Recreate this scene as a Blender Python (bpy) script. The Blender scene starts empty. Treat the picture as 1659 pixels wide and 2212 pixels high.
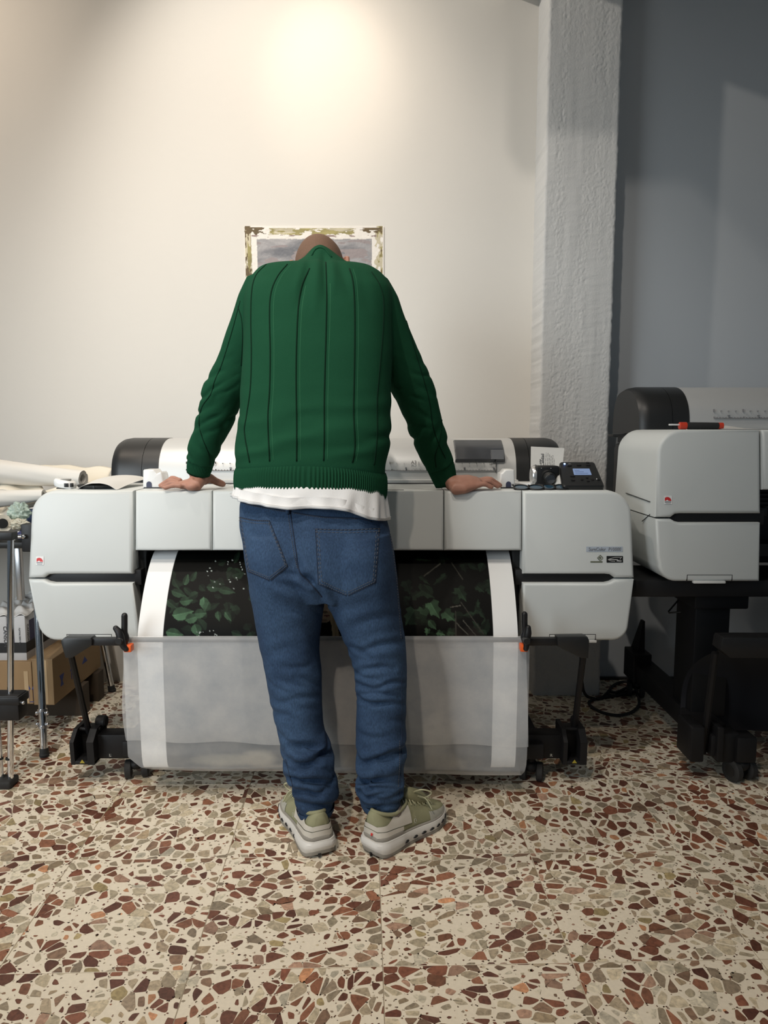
import bpy, bmesh, math, random
import numpy as np
from mathutils import Vector, Matrix
from mathutils.bvhtree import BVHTree
from mathutils import noise as mnoise
PI = math.pi
rnd = random.Random(11)

# ------------------------------------------------------------------ camera, world, lights, exposure
FPX, W_PX, H_PX = 1570.0, 1659.0, 2212.0
CAM_H, PITCH = 1.115, math.radians(6.4)
CP, SP = math.cos(PITCH), math.sin(PITCH)
sc = bpy.context.scene
cam_data = bpy.data.cameras.new('camera')
cam = bpy.data.objects.new('camera', cam_data)
sc.collection.objects.link(cam)
cam.location = (0, 0, CAM_H)
cam.rotation_euler = (PI/2 - PITCH, 0, 0)
cam_data.sensor_fit = 'VERTICAL'
cam_data.sensor_height = 36.0
cam_data.lens = 36.0*FPX/H_PX
cam_data.clip_start = 0.05
sc.camera = cam

world = bpy.data.worlds.new('World'); sc.world = world
world.use_nodes = True
bg = world.node_tree.nodes['Background']
bg.inputs[0].default_value = (0.70, 0.86, 1.0, 1)
bg.inputs[1].default_value = 0.10

def spot(loc, target, power, angle, blend, col, rad=0.03):
    ld = bpy.data.lights.new('assumed_ceiling_spot', 'SPOT')  # lamps out of view, assumed from the lit patches and shadow edges
    ld.energy = power; ld.spot_size = math.radians(angle); ld.spot_blend = blend
    ld.color = col; ld.shadow_soft_size = rad
    o = bpy.data.objects.new('assumed_ceiling_spot', ld); sc.collection.objects.link(o)
    o.location = loc
    o.rotation_euler = (Vector(target) - Vector(loc)).to_track_quat('-Z', 'Y').to_euler()
    return o
WARM = (1.0, 0.83, 0.66); NEUT = (1.0, 0.92, 0.82); COOL = (0.88, 0.96, 1.0)
spot((-0.24, 2.20, 3.30), (-0.21, 3.15, 2.54), 20, 34, 1.0, WARM, 0.05)       # pool of light high on the wall
spot((-0.24, 2.25, 3.30), (-0.21, 3.15, 2.45), 15, 60, 1.0, WARM, 0.05)  # wider second spot added to soften the same pool
spot((-0.40, 2.10, 3.30), (-0.35, 3.15, 1.90), 18, 90, 1.0, NEUT, 0.05)
spot((-2.20, 2.10, 3.30), (-1.85, 3.15, 2.20), 58, 110, 1.0, WARM, 0.05)      # assumed lamp left of the frame, lighting the wall there
spot((-1.10, 2.13, 3.43), (0.75, 2.95, 1.25), 58, 112, 0.6, NEUT, 0.03)       # throws the column's wide shadow
spot((-0.10, 0.87, 3.40), (-0.15, 2.45, 0.95), 56, 94, 0.8, NEUT, 0.03)
spot((-1.15, 0.55, 3.40), (-0.80, 2.45, 1.00), 118, 66, 1.0, NEUT, 0.04)
spot((-0.75, -0.60, 3.40), (-0.55, 0.98, 0.0), 150, 66, 1.0, WARM, 0.04)  # assumed lamp behind the camera, for light on the near floor
wl = bpy.data.lights.new('assumed_window_light', 'AREA'); wl.shape = 'RECTANGLE'; wl.size = 1.8; wl.size_y = 1.8     # soft cool light of an assumed, unseen window behind and left of the camera
wl.energy = 9.5; wl.spread = math.radians(52); wl.color = (0.86, 0.95, 1.0)
wo = bpy.data.objects.new('assumed_window_light', wl); sc.collection.objects.link(wo)
wo.location = (-3.0, -1.0, 1.75); wo.rotation_euler = (Vector((-0.85, 2.3, 1.0)) - wo.location).to_track_quat('-Z', 'Y').to_euler()
sc.view_settings.view_transform = 'Standard'
sc.view_settings.look = 'None'
sc.view_settings.gamma = 1.0
sc.view_settings.use_curve_mapping = False
sc.view_settings.exposure = 0.18

# ------------------------------------------------------------------ helpers
def Wp(px, py, Y):
    """the point seen at photo pixel (px, py) that lies in the upright plane at depth Y"""
    a = (px - W_PX/2)/FPX; b = -(py - H_PX/2)/FPX
    dy = CP + b*SP; dz = -SP + b*CP
    t = Y/dy
    return Vector((a*t, Y, CAM_H + dz*t))
def Wf(px, py, z=0.0):
    """the point seen at (px, py) on the level plane z"""
    a = (px - W_PX/2)/FPX; b = -(py - H_PX/2)/FPX
    dy = CP + b*SP; dz = -SP + b*CP
    t = (z - CAM_H)/dz
    return Vector((a*t, dy*t, z))
def proj(x, y, z):
    f = y*CP - (z - CAM_H)*SP
    u = y*SP + (z - CAM_H)*CP
    return W_PX/2 + FPX*x/f, H_PX/2 - FPX*u/f

COL = sc.collection
ORG = {}
def new_empty(name, loc):
    o = bpy.data.objects.new(name, None); COL.objects.link(o)
    o.location = loc; o.empty_display_size = 0.1
    ORG[o] = Vector(loc)
    return o
def tag(o, label=None, cat=None, group=None, kind=None):
    if label: o['label'] = label
    if cat: o['category'] = cat
    if group: o['group'] = group
    if kind: o['kind'] = kind
    return o
def thing(name, label, cat, loc, group=None):
    return tag(new_empty(name, loc), label, cat, group)

class MB:
    """collects shapes of one mesh"""
    def __init__(s): s.v = []; s.f = []
    def add(s, vs, fs):
        o = len(s.v); s.v += [tuple(v) for v in vs]; s.f += [tuple(i+o for i in f) for f in fs]; return s
    def bm(s, bmh):
        bmh.verts.index_update()
        s.add([v.co.copy() for v in bmh.verts], [[v.index for v in f.verts] for f in bmh.faces]); bmh.free(); return s
    def box(s, a, b, bev=0.0, seg=2, M=None):
        a = Vector(a); b = Vector(b); lo = Vector(map(min, a, b)); hi = Vector(map(max, a, b))
        m = bmesh.new(); bmesh.ops.create_cube(m, size=1)
        c = (lo+hi)/2; d = hi-lo
        for v in m.verts: v.co = Vector((c.x+v.co.x*d.x, c.y+v.co.y*d.y, c.z+v.co.z*d.z))
        if bev > 0:
            bmesh.ops.bevel(m, geom=m.edges[:], offset=min(bev, min(d)*0.49), segments=seg, profile=0.5, affect='EDGES')
        if M is not None: bmesh.ops.transform(m, matrix=M, verts=m.verts[:])
        return s.bm(m)
    def prism(s, pts, y0, y1, bev=0.0, seg=3, bevback=False):
        """outline in x,z pushed from y0 (front) back to y1, front edge rounded"""
        n = len(pts); m = bmesh.new()
        F = [m.verts.new((p[0], y0, p[1])) for p in pts]; B = [m.verts.new((p[0], y1, p[1])) for p in pts]
        ff = m.faces.new(F); m.faces.new(B[::-1])
        for i in range(n): m.faces.new((F[i], B[i], B[(i+1) % n], F[(i+1) % n]))
        bmesh.ops.recalc_face_normals(m, faces=m.faces[:])
        if bev > 0:
            fset = set(F)
            ed = [e for e in m.edges if e.verts[0] in fset and e.verts[1] in fset]
            if bevback:
                bset = set(B); ed += [e for e in m.edges if e.verts[0] in bset and e.verts[1] in bset]
            bmesh.ops.bevel(m, geom=ed, offset=bev, segments=seg, profile=0.5, affect='EDGES', clamp_overlap=True)
        return s.bm(m)
    def tube(s, pts, r, n=8, cap=True):
        pts = [Vector(p) for p in pts]; k = len(pts)
        rs = r if isinstance(r, (list, tuple)) else [r]*k
        vs = []; up = None
        for i, p in enumerate(pts):
            t = (pts[min(i+1, k-1)] - pts[max(i-1, 0)])
            if t.length < 1e-9: t = Vector((0, 0, 1))
            t.normalize()
            if up is None:
                up = Vector((0, 0, 1)) if abs(t.z) < 0.9 else Vector((0, 1, 0))
            u = up - t*up.dot(t)
            if u.length < 1e-6: u = t.orthogonal()
            u.normalize(); w = t.cross(u); up = u
            for j in range(n):
                a = 2*PI*j/n
                vs.append(p + (u*math.cos(a) + w*math.sin(a))*rs[i])
        fs = []
        for i in range(k-1):
            for j in range(n):
                fs.append((i*n+j, i*n+(j+1) % n, (i+1)*n+(j+1) % n, (i+1)*n+j))
        if cap:
            fs.append(tuple(range(n))[::-1]); fs.append(tuple(range((k-1)*n, k*n)))
        return s.add(vs, fs)
    def cyl(s, a, b, r, n=20, bev=0.0):
        a = Vector(a); b = Vector(b)
        if bev > 0:
            d = (b-a).normalized()
            return s.tube([a, a+d*0.0001, a+d*bev, b-d*bev, b-d*0.0001, b], [r-bev, r-bev*0.99, r, r, r-bev*0.99, r-bev], n)
        return s.tube([a, b], r, n)
    def rings(s, R, cap=True):
        n = len(R[0]); vs = [p for r in R for p in r]; fs = []
        for i in range(len(R)-1):
            for j in range(n):
                fs.append((i*n+j, i*n+(j+1) % n, (i+1)*n+(j+1) % n, (i+1)*n+j))
        if cap:
            fs.append(tuple(range(n))[::-1]); fs.append(tuple(range((len(R)-1)*n, len(R)*n)))
        return s.add(vs, fs)
    def ball(s, c, r, nu=16, nv=10, M=None):
        c = Vector(c); r = Vector(r) if hasattr(r, '__len__') else Vector((r, r, r))
        R = []
        for i in range(1, nv):
            t = PI*i/nv
            R.append([Vector((r.x*math.sin(t)*math.cos(2*PI*j/nu), r.y*math.sin(t)*math.sin(2*PI*j/nu), -r.z*math.cos(t))) for j in range(nu)])
        if M is not None: R = [[M @ p for p in q] for q in R]
        R = [[c+p for p in q] for q in R]
        return s.rings(R)
    def xf(s, fn):
        s.v = [tuple(fn(Vector(v))) for v in s.v]; return s
    def build(s, name, mat, parent=None, smooth=True, angle=40, fix=True):
        o0 = ORG.get(parent, Vector((0, 0, 0))) if parent else Vector((0, 0, 0))
        me = bpy.data.meshes.new(name)
        me.from_pydata([(v[0]-o0.x, v[1]-o0.y, v[2]-o0.z) for v in s.v], [], s.f)
        if fix:
            b = bmesh.new(); b.from_mesh(me); bmesh.ops.recalc_face_normals(b, faces=b.faces[:]); b.to_mesh(me); b.free()
        return link(name, me, mat, parent, smooth, angle, o0)
def link(name, me, mat, parent, smooth=True, angle=40, o0=Vector((0, 0, 0))):
    if mat is not None: me.materials.append(mat)
    if smooth:
        me.polygons.foreach_set('use_smooth', [True]*len(me.polygons))
        if angle < 180:
            try: me.set_sharp_from_angle(angle=math.radians(angle))
            except Exception: pass
    me.update()
    o = bpy.data.objects.new(name, me); COL.objects.link(o)
    if parent: o.parent = parent
    ORG[o] = Vector(o0)
    return o
def struct(o): o['kind'] = 'structure'; return o

def crom(xs, ys, q):
    """smooth monotone-safe interpolation of a table"""
    xs = np.asarray(xs, float); ys = np.asarray(ys, float); q = np.asarray(q, float)
    h = np.diff(xs); d = np.diff(ys)/h
    m = np.zeros_like(ys)
    m[0] = d[0]; m[-1] = d[-1]
    for i in range(1, len(xs)-1):
        if d[i-1]*d[i] <= 0: m[i] = 0
        else:
            w1 = 2*h[i]+h[i-1]; w2 = h[i]+2*h[i-1]
            m[i] = (w1+w2)/(w1/d[i-1]+w2/d[i])
    i = np.clip(np.searchsorted(xs, q)-1, 0, len(xs)-2)
    t = np.clip((q-xs[i])/h[i], 0, 1)
    return ((1+2*t)*(1-t)**2*ys[i] + t*(1-t)**2*h[i]*m[i] + t*t*(3-2*t)*ys[i+1] + t*t*(t-1)*h[i]*m[i+1])
def spline(pts, n):
    p = [Vector(q) for q in pts]
    d = [0]
    for i in range(1, len(p)): d.append(d[-1]+max(1e-6, (p[i]-p[i-1]).length))
    q = np.linspace(0, d[-1], n)
    # catmull-rom by arc length
    A = np.array([list(v) for v in p]); out = []
    m = np.zeros_like(A)
    for i in range(len(p)):
        a = max(i-1, 0); b = min(i+1, len(p)-1)
        m[i] = (A[b]-A[a])/max(1e-6, d[b]-d[a])
    for s_ in q:
        i = min(max(int(np.searchsorted(d, s_))-1, 0), len(p)-2)
        h = d[i+1]-d[i]; t = (s_-d[i])/h
        out.append(Vector((1+2*t)*(1-t)**2*A[i] + t*(1-t)**2*h*m[i] + t*t*(3-2*t)*A[i+1] + t*t*(t-1)*h*m[i+1]))
    return out
def remesh(mb, voxel, smooth_it=4, fac=0.5):
    me = bpy.data.meshes.new('tmp'); me.from_pydata(mb.v, [], mb.f)
    b = bmesh.new(); b.from_mesh(me); bmesh.ops.recalc_face_normals(b, faces=b.faces[:]); b.to_mesh(me); b.free()
    o = bpy.data.objects.new('tmp', me); COL.objects.link(o)
    m = o.modifiers.new('r', 'REMESH'); m.mode = 'VOXEL'; m.voxel_size = voxel; m.adaptivity = 0
    if smooth_it:
        q = o.modifiers.new('s', 'SMOOTH'); q.iterations = smooth_it; q.factor = fac
    dg = bpy.context.evaluated_depsgraph_get()
    ev = o.evaluated_get(dg)
    out = bpy.data.meshes.new_from_object(ev)
    bpy.data.objects.remove(o); bpy.data.meshes.remove(me)
    out.materials.clear()
    return out
def mesh_np(me):
    a = np.empty(len(me.vertices)*3); me.vertices.foreach_get('co', a); return a.reshape(-1, 3)
def set_np(me, a): me.vertices.foreach_set('co', np.ascontiguousarray(a).ravel()); me.update()
def shift_mesh(me, o0):
    a = mesh_np(me) - np.array(o0); set_np(me, a); return me
def bvh_of(me):
    b = bmesh.new(); b.from_mesh(me); t = BVHTree.FromBMesh(b); b.free(); return t
CAMP = Vector((0, 0, CAM_H))
def cast(bvh, px, py, lift=0.0):
    d = (Wp(px, py, 2.0) - CAMP).normalized()
    h = bvh.ray_cast(CAMP, d)
    if h[0] is None:
        n = bvh.find_nearest(Wp(px, py, 2.0)); return n[0] + n[1]*lift, n[1]
    return h[0] + h[1]*lift, h[1]
def surf_line(bvh, pts, n, lift=0.0):
    """a line drawn on a surface; points that miss it or jump to another surface are left out"""
    out = []
    for p in spline([(a, b, 0) for a, b in pts], n):
        d = (Wp(p.x, p.y, 2.0)-CAMP).normalized(); h = bvh.ray_cast(CAMP, d)
        if h[0] is None: continue
        q = h[0]+h[1]*lift
        if out and (q-out[-1]).length > .035:
            if len(out) > n//2: break
            out = []
        out.append(q)
    if len(out) < 3: out = [cast(bvh, a, b, lift)[0] for a, b in pts][:3]
    return out
def color_attr(me, cols, name='tint'):
    a = me.color_attributes.new(name, 'FLOAT_COLOR', 'POINT')
    c = np.ones((len(me.vertices), 4)); c[:, :3] = cols
    a.data.foreach_set('color', c.ravel())
def hexc(r, g, b):
    f = lambda c: (c/255/12.92 if c/255 <= 0.04045 else ((c/255+0.055)/1.055)**2.4)
    return (f(r), f(g), f(b))
def vnoise(x, y, seed=0):
    """numpy value noise"""
    def hsh(i, j):
        n = np.sin(i*127.1 + j*311.7 + seed*74.7)*43758.5453
        return n - np.floor(n)
    xi = np.floor(x); yi = np.floor(y); xf = x-xi; yf = y-yi
    u = xf*xf*(3-2*xf); v = yf*yf*(3-2*yf)
    return (hsh(xi, yi)*(1-u)+hsh(xi+1, yi)*u)*(1-v) + (hsh(xi, yi+1)*(1-u)+hsh(xi+1, yi+1)*u)*v
def fbm(x, y, o=4, seed=0):
    s = 0; a = 0.5; t = 0
    for k in range(o):
        s = s + a*vnoise(x*2**k, y*2**k, seed+k); t += a; a *= 0.5
    return s/t
def rrect(x0, z0, x1, z1, r, n=6):
    """rounded rectangle outline, r a number or four radii (bottom-left, bottom-right, top-right, top-left)"""
    r = r if hasattr(r, '__len__') else (r,)*4
    out = []
    for (cx, cz, rr, a0) in ((x0+r[0], z0+r[0], r[0], PI), (x1-r[1], z0+r[1], r[1], 1.5*PI), (x1-r[2], z1-r[2], r[2], 0), (x0+r[3], z1-r[3], r[3], 0.5*PI)):
        if rr < 1e-5: out.append((cx, cz)); continue
        for k in range(n+1):
            a = a0 + 0.5*PI*k/n
            out.append((cx+rr*math.cos(a), cz+rr*math.sin(a)))
    return out

# ------------------------------------------------------------------ materials
def nm(name):
    m = bpy.data.materials.new(name); m.use_nodes = True
    nt = m.node_tree; return m, nt, nt.nodes['Principled BSDF']
def mat(name, col, rough=0.5, metal=0.0, var=0.06, scale=8.0, bump=0.0, bscale=200.0, coat=0.0, spec=0.5, detail=3, sheen=0.0):
    m, nt, p = nm(name)
    tc = nt.nodes.new('ShaderNodeTexCoord')
    nz = nt.nodes.new('ShaderNodeTexNoise'); nz.inputs['Scale'].default_value = scale; nz.inputs['Detail'].default_value = detail
    nt.links.new(tc.outputs['Object'], nz.inputs['Vector'])
    mx = nt.nodes.new('ShaderNodeMix'); mx.data_type = 'RGBA'
    mx.inputs[6].default_value = (*[max(0, c*(1-var)) for c in col], 1); mx.inputs[7].default_value = (*[min(1, c*(1+var)) for c in col], 1)
    nt.links.new(nz.outputs['Fac'], mx.inputs[0]); nt.links.new(mx.outputs[2], p.inputs['Base Color'])
    p.inputs['Roughness'].default_value = rough; p.inputs['Metallic'].default_value = metal
    p.inputs['Specular IOR Level'].default_value = spec
    p.inputs['Coat Weight'].default_value = coat
    if sheen: p.inputs['Sheen Weight'].default_value = sheen; p.inputs['Sheen Roughness'].default_value = 0.5
    if bump > 0:
        n2 = nt.nodes.new('ShaderNodeTexNoise'); n2.inputs['Scale'].default_value = bscale; n2.inputs['Detail'].default_value = 3
        nt.links.new(tc.outputs['Object'], n2.inputs['Vector'])
        b = nt.nodes.new('ShaderNodeBump'); b.inputs['Strength'].default_value = bump; b.inputs['Distance'].default_value = 0.002
        nt.links.new(n2.outputs['Fac'], b.inputs['Height']); nt.links.new(b.outputs['Normal'], p.inputs['Normal'])
    return m
def mat_attr(name, rough=0.5, attr='tint', bump=0.0, bscale=200, var=0.0, vscale=60, spec=0.5):
    m, nt, p = nm(name)
    a = nt.nodes.new('ShaderNodeAttribute'); a.attribute_name = attr
    src = a.outputs['Color']
    tc = nt.nodes.new('ShaderNodeTexCoord')
    if var:
        nz = nt.nodes.new('ShaderNodeTexNoise'); nz.inputs['Scale'].default_value = vscale; nz.inputs['Detail'].default_value = 5; nz.inputs['Distortion'].default_value = 1.0
        nt.links.new(tc.outputs['Object'], nz.inputs['Vector'])
        mr = nt.nodes.new('ShaderNodeMapRange'); mr.inputs['From Min'].default_value = 0.3; mr.inputs['From Max'].default_value = 0.7
        mr.inputs['To Min'].default_value = 1-var; mr.inputs['To Max'].default_value = 1+var
        nt.links.new(nz.outputs['Fac'], mr.inputs['Value'])
        hs = nt.nodes.new('ShaderNodeHueSaturation'); nt.links.new(mr.outputs['Result'], hs.inputs['Value']); nt.links.new(src, hs.inputs['Color'])
        src = hs.outputs['Color']
    nt.links.new(src, p.inputs['Base Color'])
    p.inputs['Roughness'].default_value = rough; p.inputs['Specular IOR Level'].default_value = spec
    if bump > 0:
        n2 = nt.nodes.new('ShaderNodeTexNoise'); n2.inputs['Scale'].default_value = bscale; n2.inputs['Detail'].default_value = 3
        nt.links.new(tc.outputs['Object'], n2.inputs['Vector'])
        b = nt.nodes.new('ShaderNodeBump'); b.inputs['Strength'].default_value = bump; b.inputs['Distance'].default_value = 0.002
        nt.links.new(n2.outputs['Fac'], b.inputs['Height']); nt.links.new(b.outputs['Normal'], p.inputs['Normal'])
    return m
def mat_sheet(name, col, alpha, transl, rough=0.7, cloud=0.12, cscale=9.0):
    """thin paper or tissue: diffuse, lets light through and lets a little of what lies behind be seen"""
    m, nt, p = nm(name)
    out = nt.nodes['Material Output']
    tc = nt.nodes.new('ShaderNodeTexCoord')
    nz = nt.nodes.new('ShaderNodeTexNoise'); nz.inputs['Scale'].default_value = cscale; nz.inputs['Detail'].default_value = 8; nz.inputs['Roughness'].default_value = 0.65
    nt.links.new(tc.outputs['Object'], nz.inputs['Vector'])
    mx = nt.nodes.new('ShaderNodeMix'); mx.data_type = 'RGBA'
    mx.inputs[6].default_value = (*[c*(1-cloud) for c in col], 1); mx.inputs[7].default_value = (*[min(1, c*(1+cloud)) for c in col], 1)
    mr = nt.nodes.new('ShaderNodeMapRange'); mr.inputs['From Min'].default_value = 0.3; mr.inputs['From Max'].default_value = 0.7
    nt.links.new(nz.outputs['Fac'], mr.inputs['Value']); nt.links.new(mr.outputs['Result'], mx.inputs[0])
    nt.links.new(mx.outputs[2], p.inputs['Base Color']); p.inputs['Roughness'].default_value = rough; p.inputs['Specular IOR Level'].default_value = 0.15
    tr = nt.nodes.new('ShaderNodeBsdfTranslucent'); nt.links.new(mx.outputs[2], tr.inputs['Color'])
    s1 = nt.nodes.new('ShaderNodeMixShader'); s1.inputs[0].default_value = transl
    nt.links.new(p.outputs[0], s1.inputs[1]); nt.links.new(tr.outputs[0], s1.inputs[2])
    tp = nt.nodes.new('ShaderNodeBsdfTransparent')
    s2 = nt.nodes.new('ShaderNodeMixShader'); s2.inputs[0].default_value = alpha
    nt.links.new(tp.outputs[0], s2.inputs[1]); nt.links.new(s1.outputs[0], s2.inputs[2])
    nt.links.new(s2.outputs[0], out.inputs['Surface'])
    return m

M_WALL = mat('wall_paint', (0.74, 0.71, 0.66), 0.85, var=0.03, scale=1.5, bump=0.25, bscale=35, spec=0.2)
M_WALL2 = mat('shaded_wall_paint', (0.60, 0.62, 0.64), 0.85, var=0.03, scale=1.5, bump=0.15, bscale=35, spec=0.2)  # wall paint made darker and bluer, the recess's shade put into its colour
M_COLUMN = mat('rough_plaster', (0.66, 0.66, 0.65), 0.85, var=0.04, scale=6, bump=0.5, bscale=160, spec=0.2)
M_CEIL = mat('ceiling_paint', (0.72, 0.71, 0.68), 0.9)
M_GROUT = mat('grout', (0.36, 0.31, 0.24), 0.9)
M_TILE = mat('terrazzo_cement', (0.80, 0.725, 0.585), 0.45, var=0.10, scale=120, detail=4)
M_CHIP = mat_attr('terrazzo_stone', 0.40, var=0.30, vscale=90)
M_PLASTIC = mat('white_plastic', (0.64, 0.665, 0.655), 0.42, var=0.03, scale=4, bump=0.06, bscale=900)
M_PLASTIC2 = mat('pale_plastic', (0.70, 0.70, 0.68), 0.4, var=0.02)
M_BLACK = mat('black_plastic', (0.007, 0.007, 0.008), 0.5, var=0.15, bump=0.08, bscale=700)
M_BLACKM = mat('black_metal', (0.008, 0.008, 0.009), 0.55, var=0.2, spec=0.3)
M_DARK = mat('dark_grey_plastic', (0.013, 0.0135, 0.014), 0.42, var=0.12, bump=0.05, bscale=600)
M_SILVER = mat('silver_cover', (0.62, 0.62, 0.61), 0.46, metal=0.35, var=0.03, scale=3)
M_CHROME = mat('chrome', (0.72, 0.73, 0.75), 0.10, metal=1.0, var=0.02)
M_STEEL = mat('steel', (0.55, 0.55, 0.56), 0.3, metal=1.0)
M_MARK = mat('scale_print', (0.20, 0.20, 0.21), 0.7)
M_INK = mat('print_ink', (0.06, 0.06, 0.065), 0.7)
M_PAPER = mat_sheet('paper', (0.80, 0.79, 0.76), 1.0, 0.18, cloud=0.02)
M_CARDB = mat('cardboard', (0.30, 0.195, 0.10), 0.85, var=0.08, scale=20)
M_WHITEP = mat('white_glossy_plastic', (0.80, 0.80, 0.79), 0.25, var=0.02)
M_RUBBER = mat('rubber', (0.02, 0.02, 0.02), 0.75)
M_ORANGE = mat('orange_plastic', (0.85, 0.13, 0.02), 0.4)
M_RED = mat('red_plastic', (0.62, 0.05, 0.02), 0.4)

# ------------------------------------------------------------------ the room
WALL_Y = 3.15
COLX0, COLX1, COLY = 0.628, 0.914, 2.97
b = MB(); b.box((-3.2, WALL_Y, -0.05), (COLX0+0.1, WALL_Y+0.15, 3.5)); struct(b.build('wall_back', M_WALL, smooth=False))
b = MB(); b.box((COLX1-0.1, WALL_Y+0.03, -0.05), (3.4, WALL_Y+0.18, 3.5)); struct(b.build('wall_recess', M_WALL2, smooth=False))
b = MB(); b.box((-3.2, -1.6, 3.5), (3.4, WALL_Y+0.2, 3.6)); struct(b.build('ceiling', M_CEIL, smooth=False))
b = MB(); b.box((0.49, 0.2, 2.865), (1.16, WALL_Y+0.03, 3.5), 0.006); b.box((0.20, 1.9, 2.84), (3.4, 2.0, 3.5), 0.006)  # unseen beams, assumed from shadow edges and placed to cut the light
struct(tag(b.build('assumed_ceiling_beam', M_CEIL, smooth=False), 'assumed, unseen painted beam under the ceiling, meeting the rough column'))
b = MB(); b.box((COLX1, WALL_Y+0.012, 0), (3.4, WALL_Y+0.03, 0.012), 0.002); struct(b.build('baseboard_right', M_DARK, smooth=False))

# the roughly plastered column: a dense shell with trowel marks and chipped edges
def column():
    nx, nz = 110, 900
    X = np.linspace(0, 1, nx); Z = np.linspace(-0.0, 3.5, nz)
    xx, zz = np.meshgrid(X, Z)
    w = COLX1-COLX0
    m = fbm(xx*7, zz*3.2, 3, 5)
    rough = np.clip((fbm(xx*9+3, zz*3.0, 4, 9)-0.40)*5, 0, 1)
    fine = fbm(xx*42, zz*130, 4, 2)-0.5
    trowel = fbm(xx*5+zz*2, zz*85-xx*6*fbm(zz*1.5, xx*0, 2, 3), 3, 4)-0.5
    pit = np.clip(fbm(xx*40, zz*120, 2, 31)-0.66, 0, 1)
    d = 0.004*(m-0.5) + rough*0.0030*fine + (1-rough)*0.0017*trowel - rough*0.006*pit
    ex = 0.0035*(fbm(zz*40, zz*0, 3, 7)-0.5)
    vs = []; fs = []
    Yf = COLY - d
    edge = np.clip(1-np.minimum(xx, 1-xx)*w/0.012, 0, 1)
    Yf = Yf + edge**2*0.006
    xw = COLX0 + xx*w + np.where(xx > 0.5, 1, -1)*(-edge**2*0.0015) + edge*ex*1.6
    V = [(xw[i, j], Yf[i, j], zz[i, j]) for i in range(nz) for j in range(nx)]
    F = [(i*nx+j, i*nx+j+1, (i+1)*nx+j+1, (i+1)*nx+j) for i in range(nz-1) for j in range(nx-1)]
    k = len(V)
    for i in range(nz):                        # the two returns back to the wall
        V.append((COLX0-0.002+ex[i, 0]*0.5, WALL_Y+0.05, Z[i])); V.append((COLX1+0.002, WALL_Y+0.05, Z[i]))
    for i in range(nz-1):
        F.append((k+2*i, i*nx, (i+1)*nx, k+2*i+2))
        F.append((i*nx+nx-1, k+2*i+1, k+2*i+3, (i+1)*nx+nx-1))
    mb = MB(); mb.add(V, F)
    o = mb.build('column', M_COLUMN, angle=180, fix=False); struct(o)
    o['label'] = 'rough white plastered column between the warm wall and the grey recess'
column()

# ------------------------------------------------------------------ floor: square tiles with stone chips
TS = 0.40; TROT = math.radians(1.55); T0 = Wf(827, 2088)
def tw(u, v, z=0.0):
    c, s = math.cos(TROT), math.sin(TROT)
    return Vector((T0.x + c*u - s*v, T0.y + s*u + c*v, z))
b = MB(); b.box((-3.2, -1.6, -0.06), (3.4, WALL_Y+0.2, -0.0022))
floor = struct(b.build('floor', M_GROUT, smooth=False))
tile_me = None
tiles = [(i, j) for i in range(-8, 9) for j in range(-3, 5)]
g = 0.0008
for (i, j) in tiles:
    if tile_me is None:
        b = MB(); b.box((g, g, -0.012), (TS-g, TS-g, 0.0), 0.0008, 1)
        o = b.build('tile', M_TILE, floor, smooth=False); tile_me = o.data
    else:
        o = bpy.data.objects.new('tile', tile_me); COL.objects.link(o); o.parent = floor
    o.location = tw(i*TS, j*TS); o.rotation_euler = (0, 0, TROT)

def clip(poly, nx, ny, d):
    out = []; n = len(poly)
    for k in range(n):
        a = poly[k]; c = poly[(k+1) % n]
        da = a[0]*nx+a[1]*ny-d; dc = c[0]*nx+c[1]*ny-d
        if da <= 0: out.append(a)
        if da*dc < 0:
            t = da/(da-dc); out.append((a[0]+(c[0]-a[0])*t, a[1]+(c[1]-a[1])*t))
    return out
STONES = [((122, 78, 60), 5), ((106, 68, 54), 4.5), ((136, 92, 70), 4.5), ((134, 108, 88), 3), ((160, 146, 124), 4), ((176, 164, 140), 4),
          ((158, 140, 114), 2), ((186, 174, 150), 3), ((150, 134, 114), 2), ((96, 60, 48), 2.5), ((190, 138, 102), 0.7), ((158, 142, 104), .7), ((196, 188, 168), 2.2), ((164, 132, 112), 2)]
SW = [s[1] for s in STONES]
def stone_col(r):
    c = r.choices(STONES, SW)[0][0]; k = r.uniform(0.86, 1.14)
    return hexc(*[min(255, q*k) for q in c])
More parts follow.
